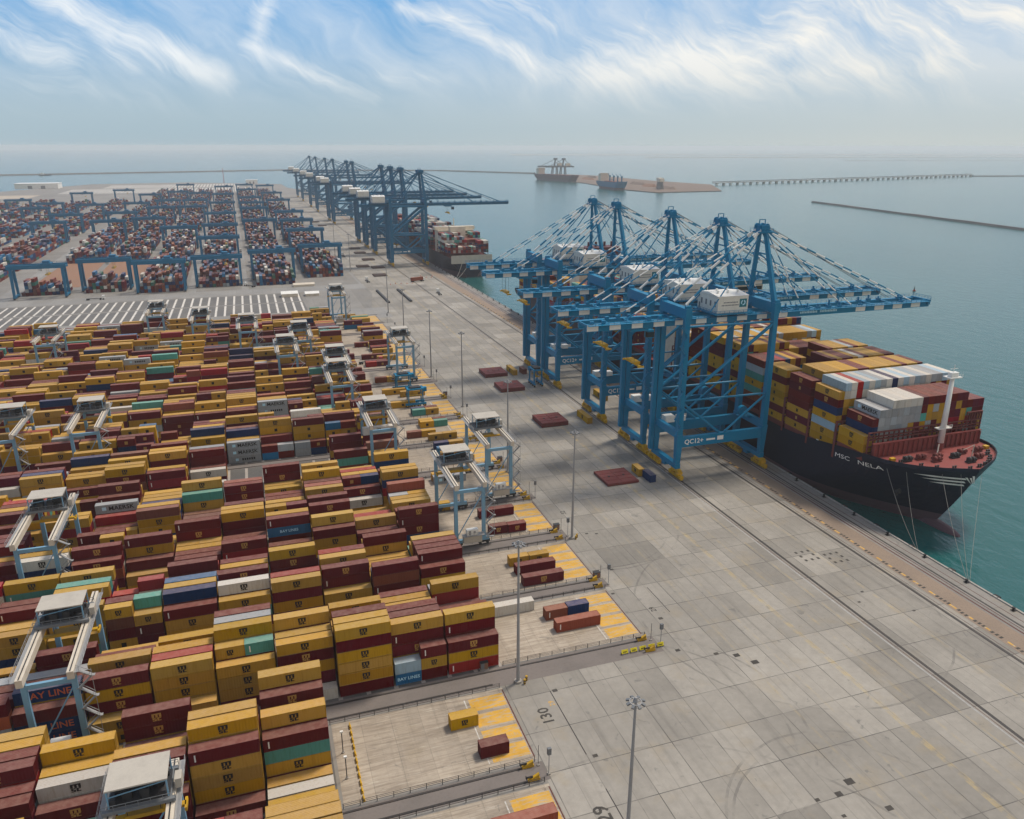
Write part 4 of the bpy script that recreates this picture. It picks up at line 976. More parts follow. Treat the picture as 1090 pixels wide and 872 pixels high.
mb = MB(); y, z = 17, 8.5; x = -hb(y, z); mb.bx(x-.5, x+.4, y-.9, y+.9, z-.9, z+.9); mb.bx(x-.55, x, y-.3, y+.3, z-1.8, z-.8); mb.build('anchor', 'dark', ship)
# breakwater across the forecastle
mb = MB(); yb = 21.2
mb.bx(-23.0, 23.0, yb, yb+.4, 19.4, 24.4)
for i in range(23): x = -22.8+i*2.07; mb.bx(x-.15, x+.15, yb-.55, yb, 19.6, 24.2)
mb.bx(-23.2, 23.2, yb-.3, yb+.7, 24.4, 24.7); mb.build('breakwater', 'deckred', ship)
mb = MB()
for i in range(24): x = -24+i*2.09; mb.bx(x-.14, x+.14, 22.6, 23.1, 18.5, 28.2)
for z in (20.5, 23, 25.5, 28): mb.bx(-24.2, 24.2, 22.5, 23.2, z-.16, z+.16)
mb.bx(-24.2, 24.2, 22.3, 23.5, 26.4, 26.55)
for i in range(7): x = 24.1-i*1.1; mb.bx(x-.14, x+.14, 22.6, 23.1, 28.2, 31+.0*i)
mb.bx(17.5, 24.2, 22.5, 23.2, 30.8, 31.1); mb.build('lashing_bridge', 'lash', ship)
# foremast
mb = MB(); mb.tube((4.4, 20.0, 19), (4.4, 20.0, 47), 1.1, 16, 0, .65); mst = mb.build('foremast', 'white', ship, True)
mb = MB(); mb.tube((4.4, 20.0, 19.2), (4.4, 20.0, 22.5), 1.15, 16, 0, 1.1); mb.build('mast_foot', 'deckred', mst)
mb = MB(); mb.bx(1.6, 7.2, 19.0, 21.0, 27.6, 27.9); mb.rail((1.6, 19.0, 27.9), (7.2, 19.0, 27.9), 1, 1.2, .08); mb.build('platform', 'white', mst)
mb = MB(); mb.bx(1.9, 6.9, 18.4, 21.6, 45.6, 45.9); mb.bx(2.9, 5.9, 19.1, 20.8, 45.9, 47.4); mb.tube((4.4, 20.0, 47), (4.4, 20.0, 50), .12, 6); mb.beam((2.8, 20, 48.6), (6, 20, 48.6), .15); mb.rail((1.9, 18.4, 45.9), (6.9, 18.4, 45.9), 1, 1.2, .08); mb.build('light_platform', 'white', mst)
# winches, bitts and hatches on the forecastle
r = random.Random(12)
for i, (x, y) in enumerate(((-15, 14.5), (-9.5, 14.5), (-6, 11.2), (2.5, 12), (7.5, 14), (9.5, 9.2), (4.2, 7.2), (-3.6, 13.4), (14.5, 14))):
    z = 20.25; mb = MB(); mb.bx(x-1.6, x+1.6, y-.8, y+.8, z, z+.35)
    for q in (-.9, .5): mb.tube((x+q, y, z+1.1), (x+q+.7, y, z+1.1), .75, 12)
    for q in (-1.2, 0, 1.35): mb.bx(x+q-.1, x+q+.1, y-.6, y+.6, z+.3, z+1.7)
    mb.bx(x+1.4, x+2.3, y-.45, y+.45, z+.3, z+1.2); mb.build('mooring_winch', 'lash' if i % 3 else 'dark', ship)
for x, y in ((-14, 9.5), (-5.5, 4.5), (3.6, 3.2), (9.2, 5), (13.4, 8), (17, 12), (-18, 14), (-10.5, 6.6), (-1, 2.6), (6.8, 4), (11.5, 6.4), (15.2, 10.5)):
    mb = MB()
    for q in (-.5, .5): mb.tube((x+q, y, 20.2), (x+q, y, 21.2), .28, 10); mb.tube((x+q, y, 21.2), (x+q, y, 21.3), .36, 10)
    mb.bx(x-1, x+1, y-.35, y+.35, 20.2, 20.35); mb.build('mooring_bitts', 'dark', ship)
mb = MB(); mb.tube((-3, 14, 20.3), (-1.2, 15.5, 24.2), .22, 8); mb.tube((7, 9.5, 20.3), (7.4, 9.6, 25), .16, 8); mb.tube((7.4, 9.6, 25), (4.6, 11, 23), .1, 6); mb.build('deck_crane', 'beige', ship)
mb = MB(); mb.bx(-20.6, -18.8, 15.2, 16.4, 20, 21.4); mb.build('rope_store', 'yellow', ship); mb = MB(); mb.bx(18.9, 20.6, 14.6, 16, 20, 21.2); mb.build('rope_store', 'yellow', ship)
# lashing bridges between the bays
lb = None
for j in range(1, 25):
    if lb is None:
        mb = MB()
        for i in range(22): x = -25+i*2.381; mb.bx(x-.13, x+.13, -.45, .45, 14.3, 27.5)
        for z in (17.2, 20, 22.8, 25.6, 27.4): mb.bx(-25.05, 25.05, -.5, .5, z-.12, z+.12)
        lb = mb.build('lashing_bridge', 'lash', ship); c = lb
    else: c = lb.copy(); COL.objects.link(c); c.parent = ship
    c.location = (0, BAY0+BAYP*j-1.05-SY, 0)
for j in range(0, 25):
    if j in (9, 10, 18, 19): continue
    mb = MB(); mb.bx(-24.7, 24.7, 0, 12.2, 14.3 if j else 18.0, 17.55 if j else 20.75); mb.build('hatch_cover', 'lash', ship).location = (0, BAY0+BAYP*j-SY, 0)
# deckhouse and funnel
y0 = BAY0+BAYP*9-SY
mb = MB(); mb.bx(-23, 23, y0+1, y0+13, 14.3, 50); dh = mb.build('deckhouse', 'cream', ship)
for k in range(10):
    mb = MB(); z = 20+k*3
    for i in range(14): x = -20.5+i*3; mb.bx(x, x+1.3, y0+.95, y0+1.0, z, z+1.2)
    mb.build('window', 'glass', dh)
mb = MB(); mb.bx(-25.5, 25.5, y0+3, y0+11, 50, 54); mb.bx(-12, 12, y0+4, y0+10, 54, 55); mb.build('bridge', 'cream', dh)
mb = MB(); mb.bx(-25, 25, y0+2.94, y0+3, 51.4, 53.2); mb.build('window', 'glass', dh)
mb = MB(); mb.tube((0, y0+7, 55), (0, y0+7, 64), .7, 8, 0, .3); mb.bx(-5, 5, y0+6.8, y0+7.2, 60, 60.4); mb.bx(-2, 2, y0+6.4, y0+6.7, 62, 62.4); mb.build('radar_mast', 'white', dh)
y0 = BAY0+BAYP*18.3-SY
mb = MB(); mb.bx(-17, 17, y0, y0+15, 14.3, 51); fn = mb.build('engine_casing', 'cream', ship)
mb = MB(); mb.bx(-12, 12, y0+1.5, y0+13, 51, 57.5); mb.bx(-14, 14, y0+.5, y0+14, 50.9, 51.2)
for q in (-8, -3, 3, 8): mb.tube((q, y0+7, 57.5), (q, y0+7, 60.5), .8, 10)
mb.build('funnel', 'farhull', fn)
mb = MB(); mb.rail((-24, 22, 15), (-24, 22.1, 15), 1, 1, .1)
for s in (-1, 1):
    pts = [(s*(hb(q, deck(q))-.3), q, deck(q)+1.1) for q in [1]+list(range(4, 60, 4))]
    for a, b in zip(pts, pts[1:]): mb.beam(a, b, .16, .16)
mb.build('bulwark_rail', 'hull', ship)
mb = MB(); mb.bx(-24.9, -23.8, 45, 46.2, 15.2, 17.8); mb.bx(-24.95, -24.9, 45.2, 46, 15.6, 17.2); mb.build('pilot_gate', 'white', ship)

# mooring ropes from bow to quay
def rope(p, q, sag, label, r=.055):
    mb = MB(); p = Vector(p); q = Vector(q); n = 10; pts = [p.lerp(q, i/n)-Vector((0, 0, sag*4*(i/n)*(1-i/n))) for i in range(n+1)]
    for a, b in zip(pts, pts[1:]): mb.tube(a, b, r, 5)
    tag(mb.build('mooring_rope', 'rope'), label, 'rope', 'mooring ropes of the big ship')
for i, (a, b, s, lab) in enumerate((((185.6, 163, .7), (SX-hb(16, 17)-.1, SY+16, 18), 1.6, 'left of two mooring ropes from one bollard to the ship side below the lettering'),
        ((185.6, 162.6, .7), (SX-hb(11.5, 17)-.1, SY+11.5, 18.4), 1.4, 'right of two mooring ropes from one bollard to the ship side below the stripes'),
        ((185.6, 144.6, .7), (SX-hb(5, 18)-.1, SY+5, 19), 1.8, 'leftmost of three long ropes fanning up from the nearest mooring bollard'),
        ((185.6, 144.2, .7), (SX-hb(2.5, 18)-.1, SY+2.5, 19.2), 2.2, 'middle of three long ropes fanning up from the nearest mooring bollard'),
        ((185.6, 143.8, .7), (SX+hb(2.5, 18), SY+2.5, 19.2), 2.6, 'rightmost of three long ropes fanning up from the nearest mooring bollard'))): rope(a, b, s, lab)

# second ship at the far berth, stern towards the camera
s2 = thing('container_ship', 'far container ship seen from its stern beyond the gap in the quay cranes', 'container ship', (*bend(SHIP2_X+22, SHIP2_Y+330), 0), math.pi+.0115)
hull(21.5, 12, 14, 19, 60, 55, 36, 330, 1.0, s2, ['hull', 'boot'], step=6)
mb = MB(); mb.bx(-19, 19, 330-72, 330-58, 14, 36); d2 = mb.build('deckhouse', 'cream', s2)
mb = MB(); mb.bx(-21.4, 21.4, 330-71, 330-62, 36, 39); mb.bx(-8, 8, 330-58, 330-50, 14, 40); mb.tube((0, 264, 39), (0, 264, 47), .5, 8); mb.build('bridge', 'cream', d2)
mb = MB()
for k in range(6): mb.bx(-17, 17, 330-58, 330-57.9, 18+k*3, 19.2+k*3)
mb.build('window', 'glass', d2)
mb = MB(); mb.bx(-20.8, 20.8, 330.02, 330.3, 9.5, 17.4); mb.build('stern_gallery', 'roofgrey', s2)
lb2 = None
for k in range(20):
    mb = MB()
    if lb2 is None:
        for i in range(9): x = -20.6+i*5.15; mb.bx(x-.2, x+.2, -.4, .4, 14, 27)
        for z in (18, 22, 26): mb.bx(-21, 21, -.4, .4, z-.2, z+.2)
        lb2 = c = mb.build('lashing_bridge', 'lash', s2)
    else: c = lb2.copy(); COL.objects.link(c); c.parent = s2
    c.location = (0, 330-13.0-14.3*k, 0)
for i, (x, s) in enumerate(((-12, 30), (-5, 34))):
    o = rope((bend(185.5, SHIP2_Y-s)[0], SHIP2_Y-s, .7), (SHIP2_X+12+i*8-4, SHIP2_Y-2, 12), 1.5, ('left' if i == 0 else 'right')+' of two stern ropes of the far container ship', .14)

# two bulk carriers at the ore island
def bulker(label, loc, rz, L, hullmat, gear):
    b = thing('bulk_carrier', label, 'cargo ship', loc, rz)
    hull(16, 8, 17, 20, 40, 30, 22, L, 3, b, [hullmat, 'boot'], False, 8)
    mb = MB(); mb.bx(-14, 14, L-28, L-12, 17, 38); d = mb.build('deckhouse', 'cream', b)
    mb = MB(); mb.bx(-15.5, 15.5, L-29, L-22, 38, 41); mb.bx(-4, 4, L-12, L-5, 17, 36); mb.build('bridge', 'cream', d)
    for k in range(6 if L > 150 else 4):
        mb = MB(); y = 22+k*(L-62)/(6 if L > 150 else 4); mb.bx(-9, 9, y, y+(L-62)/8, 17, 19.2); mb.build('hatch_cover', 'lash', b)
    if gear:
        for k in range(4):
            mb = MB(); y = 20+k*(L-58)/4; mb.beam((0, y, 17), (0, y, 34), 3); mb.beam((0, y, 33), (0, y+14, 42), 1.4); mb.bx(-2, 2, y-2.5, y+2.5, 31, 36); mb.build('deck_crane', 'farblue', b)
    return b
b1 = bulker('large dark bulk carrier lying at the far end of the ore island, unloaders above', (1128, 2660, 0), .19, 270, 'farhull', False)
b2 = bulker('smaller blue bulk carrier with its own deck cranes, midway along the ore island', (1048, 2120, 0), 0, 165, 'farblue', True)
for i, y in enumerate((2790, 2850)):
    u = thing('ship_unloader', ('left' if i else 'right')+' tall grey ship unloader standing over the large bulk carrier', 'crane', (1128-(y-2790)*.15, y, 0), group='ship unloaders at the ore island')
    for sx in (-14, 8):
        for sy in (-9, 9): MB().beam((sx, sy, -3), (sx*.7, sy*.6, 46), 3).build('leg', 'ink', u)
    mb = MB(); mb.bx(-70, 40, -3.5, 3.5, 44, 49); mb.build('boom', 'ink', u); mb = MB(); mb.beam((-4, 0, 48), (0, 0, 74), 4.5); mb.bx(-6, 6, -5, 5, 70, 76); mb.build('mast', 'ink', u)
    mb = MB(); mb.tube((0, 0, 73), (-58, 0, 48), .9, 6); mb.tube((0, 0, 73), (34, 0, 48), .9, 6); mb.build('stay', 'ink', u); mb = MB(); mb.bx(8, 24, -6, 6, 49, 58); mb.build('machinery_house', 'cream', u)
# ------------------------------------------------------------------ lamps, fences, signs, vehicles and other furniture
def make_lamp():
    t = thing('high_mast_lamp', '', 'lamp post', group='high mast lamps between yard and quay')
    MB().tube((0, 0, 0), (0, 0, 36), .42, 10, 0, .2).build('pole', 'grey', t); mb = MB(); mb.tube((0, 0, 0), (0, 0, .5), .9, 12); mb.build('base', 'concretegrey', t)
    mb = MB(); n = 16
    for i in range(n):
        a, b = 2*math.pi*i/n, 2*math.pi*(i+1)/n; mb.beam((math.cos(a)*.95, math.sin(a)*.95, 36), (math.cos(b)*.95, math.sin(b)*.95, 36), .16)
    for i in range(4): a = math.pi*i/2; mb.beam((0, 0, 36), (math.cos(a)*.95, math.sin(a)*.95, 36), .14)
    mb.tube((0, 0, 36), (0, 0, 36.8), .45, 10, 0, .2); hd = mb.build('head_ring', 'grey', t)
    for i in range(8):
        a = 2*math.pi*i/8; ca, sa = math.cos(a), math.sin(a); mb = MB(); mb.beam((ca*1.0, sa*1.0, 36), (ca*1.55, sa*1.55, 35.8), .46, .28); mb.build('lamp', 'ink', hd)
    return t
lamp = None
for x, y, lab in ((50.3, 89.6, 'grey high mast lamp nearest the camera, its foot below the picture'), (49.4, 143.6, 'tall lamp mast at the lane end right of the front mustard stack'),
                  (88.3, 204.6, 'tall lamp mast beside the apron right of the yard crane pair'), (85.6, 262.0, 'lamp mast behind the right yard crane over the pads'), (89.5, 343.4, 'lamp mast on the apron edge opposite the twin hatch covers'),
                  (86.6, 398, 'lamp mast beside the tall stair yard crane'), (86.0, 466, 'lamp mast left of the stair yard crane, among distant pads'), (96, 575, 'lamp mast by the dark bars on the apron'),
                  (98, 790, 'lamp mast at the start of the far yard beside the quay road'), (97, 905, 'farthest lamp mast in view, deep beside the far yard')):
    c = lamp = make_lamp() if lamp is None else lamp
    if lab.startswith('grey high') is False: c = copy_tree(lamp)
    c.location = (*bend(x, y), 0); c['label'] = lab
# fences along the rail lanes
post_me = MB().bx(-.06, .06, -.06, .06, 0, 1.25).build('post', 'dark'); pm = post_me.data; bpy.data.objects.remove(post_me)
for k in range(-1, 8):
    lc = (block_c(k)+block_c(k-1))/2; w = (3.4 if k % 2 else 2.5)+.35; x0, x1 = (47.9, 85.8) if k >= 1 else (6.3, 44.6)
    if k == 1: pass
    for s in (-1, 1):
        if k == 1 and s < 0: x0, x1 = 6.3, 44.6
        elif k == 1: x0, x1 = 47.9, 85.8
        side = 'near' if s < 0 else 'far'
        t = thing('lane_fence', f'low dark wire fence on the {side} side of the {ORD[k+2]} rail lane from the front', 'fence', (x0, lc+s*w, 0), group='fences along the rail lanes')
        n = round((x1-x0)/3.1)
        for i in range(n+1): p = bpy.data.objects.new('post', pm); COL.objects.link(p); p.parent = t; p.location = (i*(x1-x0)/n, 0, 0)
        mb = MB()
        for z in (.45, .85, 1.2): mb.bx(0, x1-x0, -.02, .02, z-.03, z+.03)
        mb.build('wire', 'dark', t)
# lane ends: buffers, signal posts, cabinets
def make_buffer():
    t = thing('buffer_stop', '', 'buffer', group='yellow buffers at the lane ends'); mb = MB(); mb.bx(-1.6, .9, -.3, .3, 0, .5); mb.add([(-1.4, -.28, .5), (.7, -.28, .5), (.7, -.28, 1.5), (-1.4, .28, .5), (.7, .28, .5), (.7, .28, 1.5)], [(0, 1, 2), (5, 4, 3), (0, 3, 4, 1), (1, 4, 5, 2), (2, 5, 3, 0)])
    mb.build('frame', 'yellow', t); mb = MB(); mb.tube((-1.9, 0, 1.0), (-.6, 0, 1.0), .2, 10); mb.bx(-2.0, -1.9, -.3, .3, .7, 1.3); mb.build('bumper', 'rubber', t); return t
def make_signal():
    t = thing('signal_post', '', 'signal', group='signal posts at the lane ends'); MB().tube((0, 0, 0), (0, 0, 5.6), .09, 8).build('pole', 'grey', t)
    MB().bx(-.38, .38, -.3, .3, 4.9, 6.4).build('signal_head', 'ink', t); MB().bx(-.3, .3, -.3, .3, 0, .3).build('foot', 'concretegrey', t); return t
def make_antenna():
    t = thing('slim_pole', '', 'pole', group='slim poles at the lane ends'); MB().tube((0, 0, 0), (0, 0, 5.0), .06, 8).build('pole', 'dark', t); MB().bx(-.25, .25, -.25, .25, 0, .25).build('foot', 'concretegrey', t); return t
def make_cabinet():
    t = thing('electrical_cabinet', '', 'cabinet', group='cabinets at the lane ends'); MB().bx(-.9, .9, -.6, .6, .15, 1.9).build('body', 'rust', t); MB().bx(-1, 1, -.7, .7, 1.9, 2.02).build('roof', 'dark', t); MB().bx(-.85, -.02, -.64, -.6, .25, 1.8).build('door', 'ink', t)
    MB().bx(-1.1, 1.1, -.8, .8, 0, .15).build('plinth', 'concretegrey', t); return t
proto = {}
def place(kind, mk, x, y, lab, rz=0):
    if kind not in proto: c = proto[kind] = mk()
    else: c = copy_tree(proto[kind])
    c.location = (x, y, 0); c['label'] = lab; c.rotation_euler = (0, 0, rz)
for k in range(-1, NBLK+1):
    lc = (block_c(k)+block_c(k-1))/2; xe = 45.5 if k < 1 else 87; lane = f'{ORD[k+2]} rail lane'
    w = 2.4 if k % 2 else 1.35
    if k < 9:
        for s in (-1, 1): place('buffer', make_buffer, xe-2.4, block_c(k-1 if s < 0 else k)+(13.2 if s < 0 else -13.2), f'yellow buffer on the {"near" if s < 0 else "far"} rail of the {lane}')
    place('signal', make_signal, xe+.6, lc-1.2, f'grey signal post at the apron end of the {lane}')
    if k < 10: place('antenna', make_antenna, xe-.6, lc+1.6, f'slim dark pole beside the signal of the {lane}')
    if k in (1, 2, 3, 5, 6, 8): place('cabinet', make_cabinet, (43.2 if k == 1 else xe-1.2), lc+w+1.7, f'rusty brown cabinet at the apron end of the {lane}')
# black and yellow bollards at the foot of two lamp masts
for i, (x, y, lab) in enumerate(((50.6, 142.4, 'left striped guard bollard at the foot of the front stack lamp mast'), (51.4, 143.4, 'right striped guard bollard at the foot of the front stack lamp mast'), (89.2, 203.6, 'left striped guard bollard at the lamp mast by the yard crane pair'), (90.0, 204.6, 'right striped guard bollard at the lamp mast by the yard crane pair'))):
    def mk():
        t = thing('guard_bollard', '', 'bollard', group='striped guard bollards'); MB().tube((0, 0, 0), (0, 0, 1.3), .28, 10).build('post', 'yellow', t); mb = MB()
        for z in (.2, .7): mb.tube((0, 0, z), (0, 0, z+.25), .29, 10)
        mb.build('band', 'blackpaint', t); return t
    place('guard', mk, x, y, lab)
# five yellow lane signs
for i in range(5):
    def mk():
        t = thing('lane_sign', '', 'sign', group='row of yellow lane signs'); MB().beam((0, .1, .35), (0, .45, 1.25), 1.75, .08).build('panel', 'signyellow', t)
        mb = MB(); mb.bx(-.5, .5, .12, .16, .66, .86); mb.bx(-.95, .95, .05, .12, .28, .34); mb.build('marking', 'black', t); mb = MB(); mb.bx(-.9, -.8, .2, .6, 0, .5); mb.bx(.8, .9, .2, .6, 0, .5); mb.build('foot', 'dark', t); return t
    place('lanesign', mk, 77.6+i*2.45, 144.9, f'{ORD[i+1]} from the left of five small yellow signs below the rail lane')
# open pad: two thin floodlight posts and a broken orange barrier line
for i, (x, y) in enumerate(((8.0, 133.6), (7.9, 126.4))):
    def mk():
        t = thing('thin_post', '', 'post', group='thin posts on the nearest open pad'); MB().tube((0, 0, 0), (0, 0, 5.2), .1, 8).build('pole', 'dark', t); MB().bx(-.3, .3, -.2, .2, 5.1, 5.5).build('head', 'white', t); MB().tube((0, 0, 0), (0, 0, .3), .3, 8).build('foot', 'concretegrey', t); return t
    place('thinpost', mk, x, y, ('farther' if i == 0 else 'nearer')+' thin dark post at the left side of the nearest open pad')
bar = None
for i in range(11):
    if bar is None:
        mb = MB(); mb.prism([(-.25, -.7), (.25, -.7), (.2, .7), (-.2, .7)], 0, .18); mb.bx(-.1, .1, -.7, .7, .18, .7); bar = c = mb.build('road_barrier', 'yellow')
    else: c = bar.copy(); COL.objects.link(c)
    c.location = (10.3, 120.2+i*2.05, .02); tag(c, f'{ORD[i+1]} from the front of the low orange barriers on the open pad', 'barrier', 'orange barriers on the open pad')
# hatch covers on the apron
def make_hatch():
    mb = MB(); mb.bx(-6.3, 6.3, -6.4, 6.4, .1, .95); 
    for q in range(5): mb.bx(-6.2, 6.2, -6.2+q*3.0, -5.9+q*3.0, .95, 1.05)
    for q in range(3): mb.bx(-6.25+q*6.1, -6.0+q*6.1, -6.3, 6.3, .95, 1.07)
    for x in (-5.5, 5.5):
        for y in (-5.5, 5.5): mb.bx(x-.4, x+.4, y-.4, y+.4, 0, .1)
    o = mb.build('hatch_cover', 'hatch')
    for x in (-3, 3):
        m2 = MB(); m2.bx(x-.35, x+.35, -.35, .35, .95, 1.2); m2.build('lifting_socket', 'dark', o)
    return o
hc = None; M['darkhatch'] = paint('weathered_hatch', (.07, .045, .04), .8, .5, (.1, .08, .07))
for x, y, n, lab in ((120, 392.9, 2, 'left of the two dark red hatch cover piles left of the cranes'), (120.2, 365.2, 2, 'right of the two dark red hatch cover piles left of the cranes'), (121.4, 310, 2, 'hatch cover pile beside the long mustard box'), (122.3, 243.4, 1, 'flat single hatch cover nearest the camera beside the navy box'),
                     (118, 1340, 1, 'farthest hatch cover, by the third far quay crane'), (122, 1275, 1, 'hatch cover next to the farthest one on the far apron'), (128, 971, 1, 'hatch cover under the third plain blue crane'), (128, 927, 1, 'hatch cover under the second plain blue crane'),
                     (128, 867, 1, 'hatch cover between first and second plain blue cranes'), (128, 806, 1, 'hatch cover right before the nearest plain blue crane'), (114.5, 818, 1, 'hatch cover left of the one before the nearest plain blue crane'), (121, 754, 1, 'small looking hatch cover standing ahead of the plain blue cranes')):
    for q in range(n):
        c = hc = make_hatch() if hc is None else hc
        if not (lab.startswith('left of the two') and q == 0): c = copy_tree(hc)
        c.location = (*bend(x, y), .02+q*1.0)
        if y > 700: c.material_slots[0].link = 'OBJECT'; c.material_slots[0].material = M['darkhatch']
        tag(c, ('upper cover of ' if q else 'lower cover of ')*(n > 1)+lab, 'hatch cover', 'ship hatch covers on the apron')
# straddle carriers
def make_straddle():
    t = thing('straddle_carrier', '', 'straddle carrier', group='blue straddle carriers')
    for s in (-1, 1):
        MB().bx(-5, 5, s*2.1-.4, s*2.1+.4, 1.1, 2.0).build('side_beam', 'stsblue', t)
        for x in (-3.4, 3.4):
            MB().beam((x, s*2.1, 2.0), (x, s*2.1, 8.4), .6, .5).build('leg', 'stsblue', t)
        for x in (-4.2, -1.5, 1.5, 4.2):
            o = MB().tube((x, s*2.1-.3, .75), (x, s*2.1+.3, .75), .75, 14).build('wheel', 'rubber', t); MB().tube((x, s*2.1-.33, .75), (x, s*2.1+.33, .75), .35, 10).build('rim', 'yellow', o)
    mb = MB(); mb.bx(-4.2, 4.2, -2.5, -1.8, 8.4, 9.1); mb.bx(-4.2, 4.2, 1.8, 2.5, 8.4, 9.1); mb.bx(-3.9, -3.1, -1.8, 1.8, 8.4, 9.0); mb.bx(3.1, 3.9, -1.8, 1.8, 8.4, 9.0); mb.build('top_frame', 'stsblue', t)
    MB().bx(-2.2, 2.4, -1.7, 1.7, 8.6, 9.7).build('engine_deck', 'dark', t)
    cab = MB().bx(4.2, 5.9, .3, 2.3, 6.6, 8.6).build('operator_cab', 'stsblue', t); MB().bx(5.9, 5.95, .45, 2.15, 7.2, 8.4).build('window', 'glass', cab)
    mb = MB(); mb.bx(-3.0, 3.0, -.4, .4, 5.0, 5.5); mb.bx(-3.1, -2.8, -1.2, 1.2, 4.9, 5.4); mb.bx(2.8, 3.1, -1.2, 1.2, 4.9, 5.4)
    for x in (-2, 2): mb.beam((x, 0, 5.5), (x, 0, 8.6), .12)
    mb.build('spreader', 'yellow', t); return t
place('straddle', make_straddle, 135.2, 367, 'blue straddle carrier standing at the foot of a banded quay crane', math.pi/2)
place('straddle', make_straddle, 67.3, 377.5, 'farther of two blue straddle carriers on the transfer pads')
place('straddle', make_straddle, 68.3, 352.2, 'nearer of two blue straddle carriers on the transfer pads')
# trucks
def make_truck(cabmat, label):
    t = thing('terminal_truck', label, 'truck'); MB().bx(-7, 6.4, -.6, .6, .9, 1.3).build('chassis', 'dark', t)
    cab = MB().bx(4.6, 6.6, -1.2, 1.2, 1.0, 3.4).build('cab', cabmat, t); MB().bx(6.6, 6.64, -1.0, 1.0, 2.1, 3.1).build('window', 'glass', cab)
    for x in (5.4, 3.2, -5.2, -6.4):
        for s in (-1, 1): MB().tube((x, s*1.05-.2, .55), (x, s*1.05+.2, .55), .55, 12).build('wheel', 'rubber', t)
    return t
t = make_truck('white', 'terminal truck with a red box, driving across the apron before the far cranes'); t.location = (bend(148, 708)[0], 708, .02); t.rotation_euler = (0, 0, .35)
t2 = make_truck('red', 'red truck parked among boxes on a far transfer pad'); t2.location = (60, 436, .02)
t3 = make_truck('white', 'white truck on the cross road at the corner of the far yard'); t3.location = (-3, 728, .02); t3.rotation_euler = (0, 0, 2.2)
t4 = make_truck('white', 'truck heading along the far yard road between the middle blocks'); t4.location = (-48, 800, .02); t4.rotation_euler = (0, 0, 1.57)
for x, y, rz, lab in ((104, 722, 1.57, 'white truck on the quay road left of the plain blue cranes'), (106, 905, 1.57, 'farther white truck on the quay road beside the far yard'), (-3, 980, 1.57, 'truck deep in the lane between the two right far blocks'), (-118, 700, .05, 'truck on the cross road left of centre in front of the far blocks'), (151, 640, 1.5, 'truck under way between crane rails before the cross road line'), (-46, 1010, 1.57, 'far truck on the wide road through the far yard')):
    c = copy_tree(t4); c.location = (*bend(x, y), .02); c.rotation_euler = (0, 0, rz); c['label'] = lab
o = bpy.data.objects.new('shipping_container', part_mesh(('container_body', L40), lambda: body_mesh(L40))); COL.objects.link(o); o.material_slots[0].link = 'OBJECT'; o.material_slots[0].material = CM['oxide']
o.location = (bend(147.4, 708)[0]-.4, 707.6, 1.34); o.rotation_euler = (0, 0, .35); tag(o, 'red container riding on the truck before the far cranes', 'container', 'containers on trucks'); part_obj('frame', ('container_frame', L40), lambda: frame_mesh(L40), CM['oxide'], o)
# quay edge: mooring bollards, fenders
bol = fen = None
for i in range(46):
    y = 114.5+i*15.1
    x, yy = bend(185.4, y)
    if 235 < y < 410: continue
    def mk():
        mb = MB(); mb.tube((0, 0, 0), (0, 0, .75), .32, 12, 0, .26); mb.tube((0, 0, .75), (0, 0, 1.0), .45, 12, 0, .42); mb.bx(-.55, .55, -.55, .55, -.02, .08); return mb.build('mooring_bollard', 'black')
    c = bol = mk() if bol is None else bol
    if i: c = bol.copy(); COL.objects.link(c)
    c.location = (x, yy, .02); tag(c, f'black mooring bollard on the quay edge, {ORD[i+1] if i < 20 else "%dth" % (i+1)} from the camera', 'bollard', 'mooring bollards on the quay edge')
    def mk2():
        t = thing('quay_fender', '', 'fender', group='black fenders on the quay face'); MB().bx(.1, .8, -.9, .9, -2.4, .35).build('panel', 'rubber', t); MB().tube((0, -.0, -1), (.3, 0, -1), .6, 10).build('cone', 'rubber', t)
        mb = MB(); mb.beam((-.6, -.7, .36), (.4, -.7, .3), .1); mb.beam((-.6, .7, .36), (.4, .7, .3), .1); mb.build('chain', 'dark', t); return t
    if fen is None: f_ = fen = mk2()
    else: f_ = copy_tree(fen)
    x, yy = bend(QUAY, y+6.5); f_.location = (x, yy, 0); f_['label'] = f'black fender on the quay face beyond the {ORD[i+1] if i < 20 else "%dth" % (i+1)} mooring bollard'
# marks painted along the cable trench, covers and sockets set in the concrete
mb = MB(); mk_y = MB(); r = random.Random(6); y = 100
while y < 640:
    n = r.choice((2, 3, 3, 4))
    for q in range(n):
        x, yy = bend(171.6+r.uniform(-.15, .15), y); mb.bx(x-.5, x+.5, yy, yy+.65, .03, .06); y += 1.25
    x, yy = bend(171.6, y); mk_y.bx(x-.3, x+.3, yy-.2, yy+r.uniform(1, 2.4), .025, .045); y += r.choice((1.5, 2.2, 3.5))
struct(mb, 'trench_mark', 'blackpaint'); struct(mk_y, 'trench_mark_yellow', 'cellpaint')
mb = MB()
for x, y, s in ((90.8, 142.5, 1.0), (99.1, 138.3, 1.0), (103.5, 136.2, 1.3), (106.2, 132.5, 1.5), (101.5, 94.6, 1.6), (97.4, 92.7, 1.2), (104.1, 86.9, 1.2), (92.5, 92.8, .8), (94.7, 88.1, .7), (56.9, 116.6, .9), (56.4, 138.0, 1.0), (93.5, 156.1, 1.0), (86.7, 171, .8), (92, 183, .9), (94, 206, .8), (97, 205, .8), (153.5, 150, .7), (149, 146, .7), (160, 138, .7)): mb.bx(x-s*.6, x+s*.6, y-s*.45, y+s*.45, .02, .045)
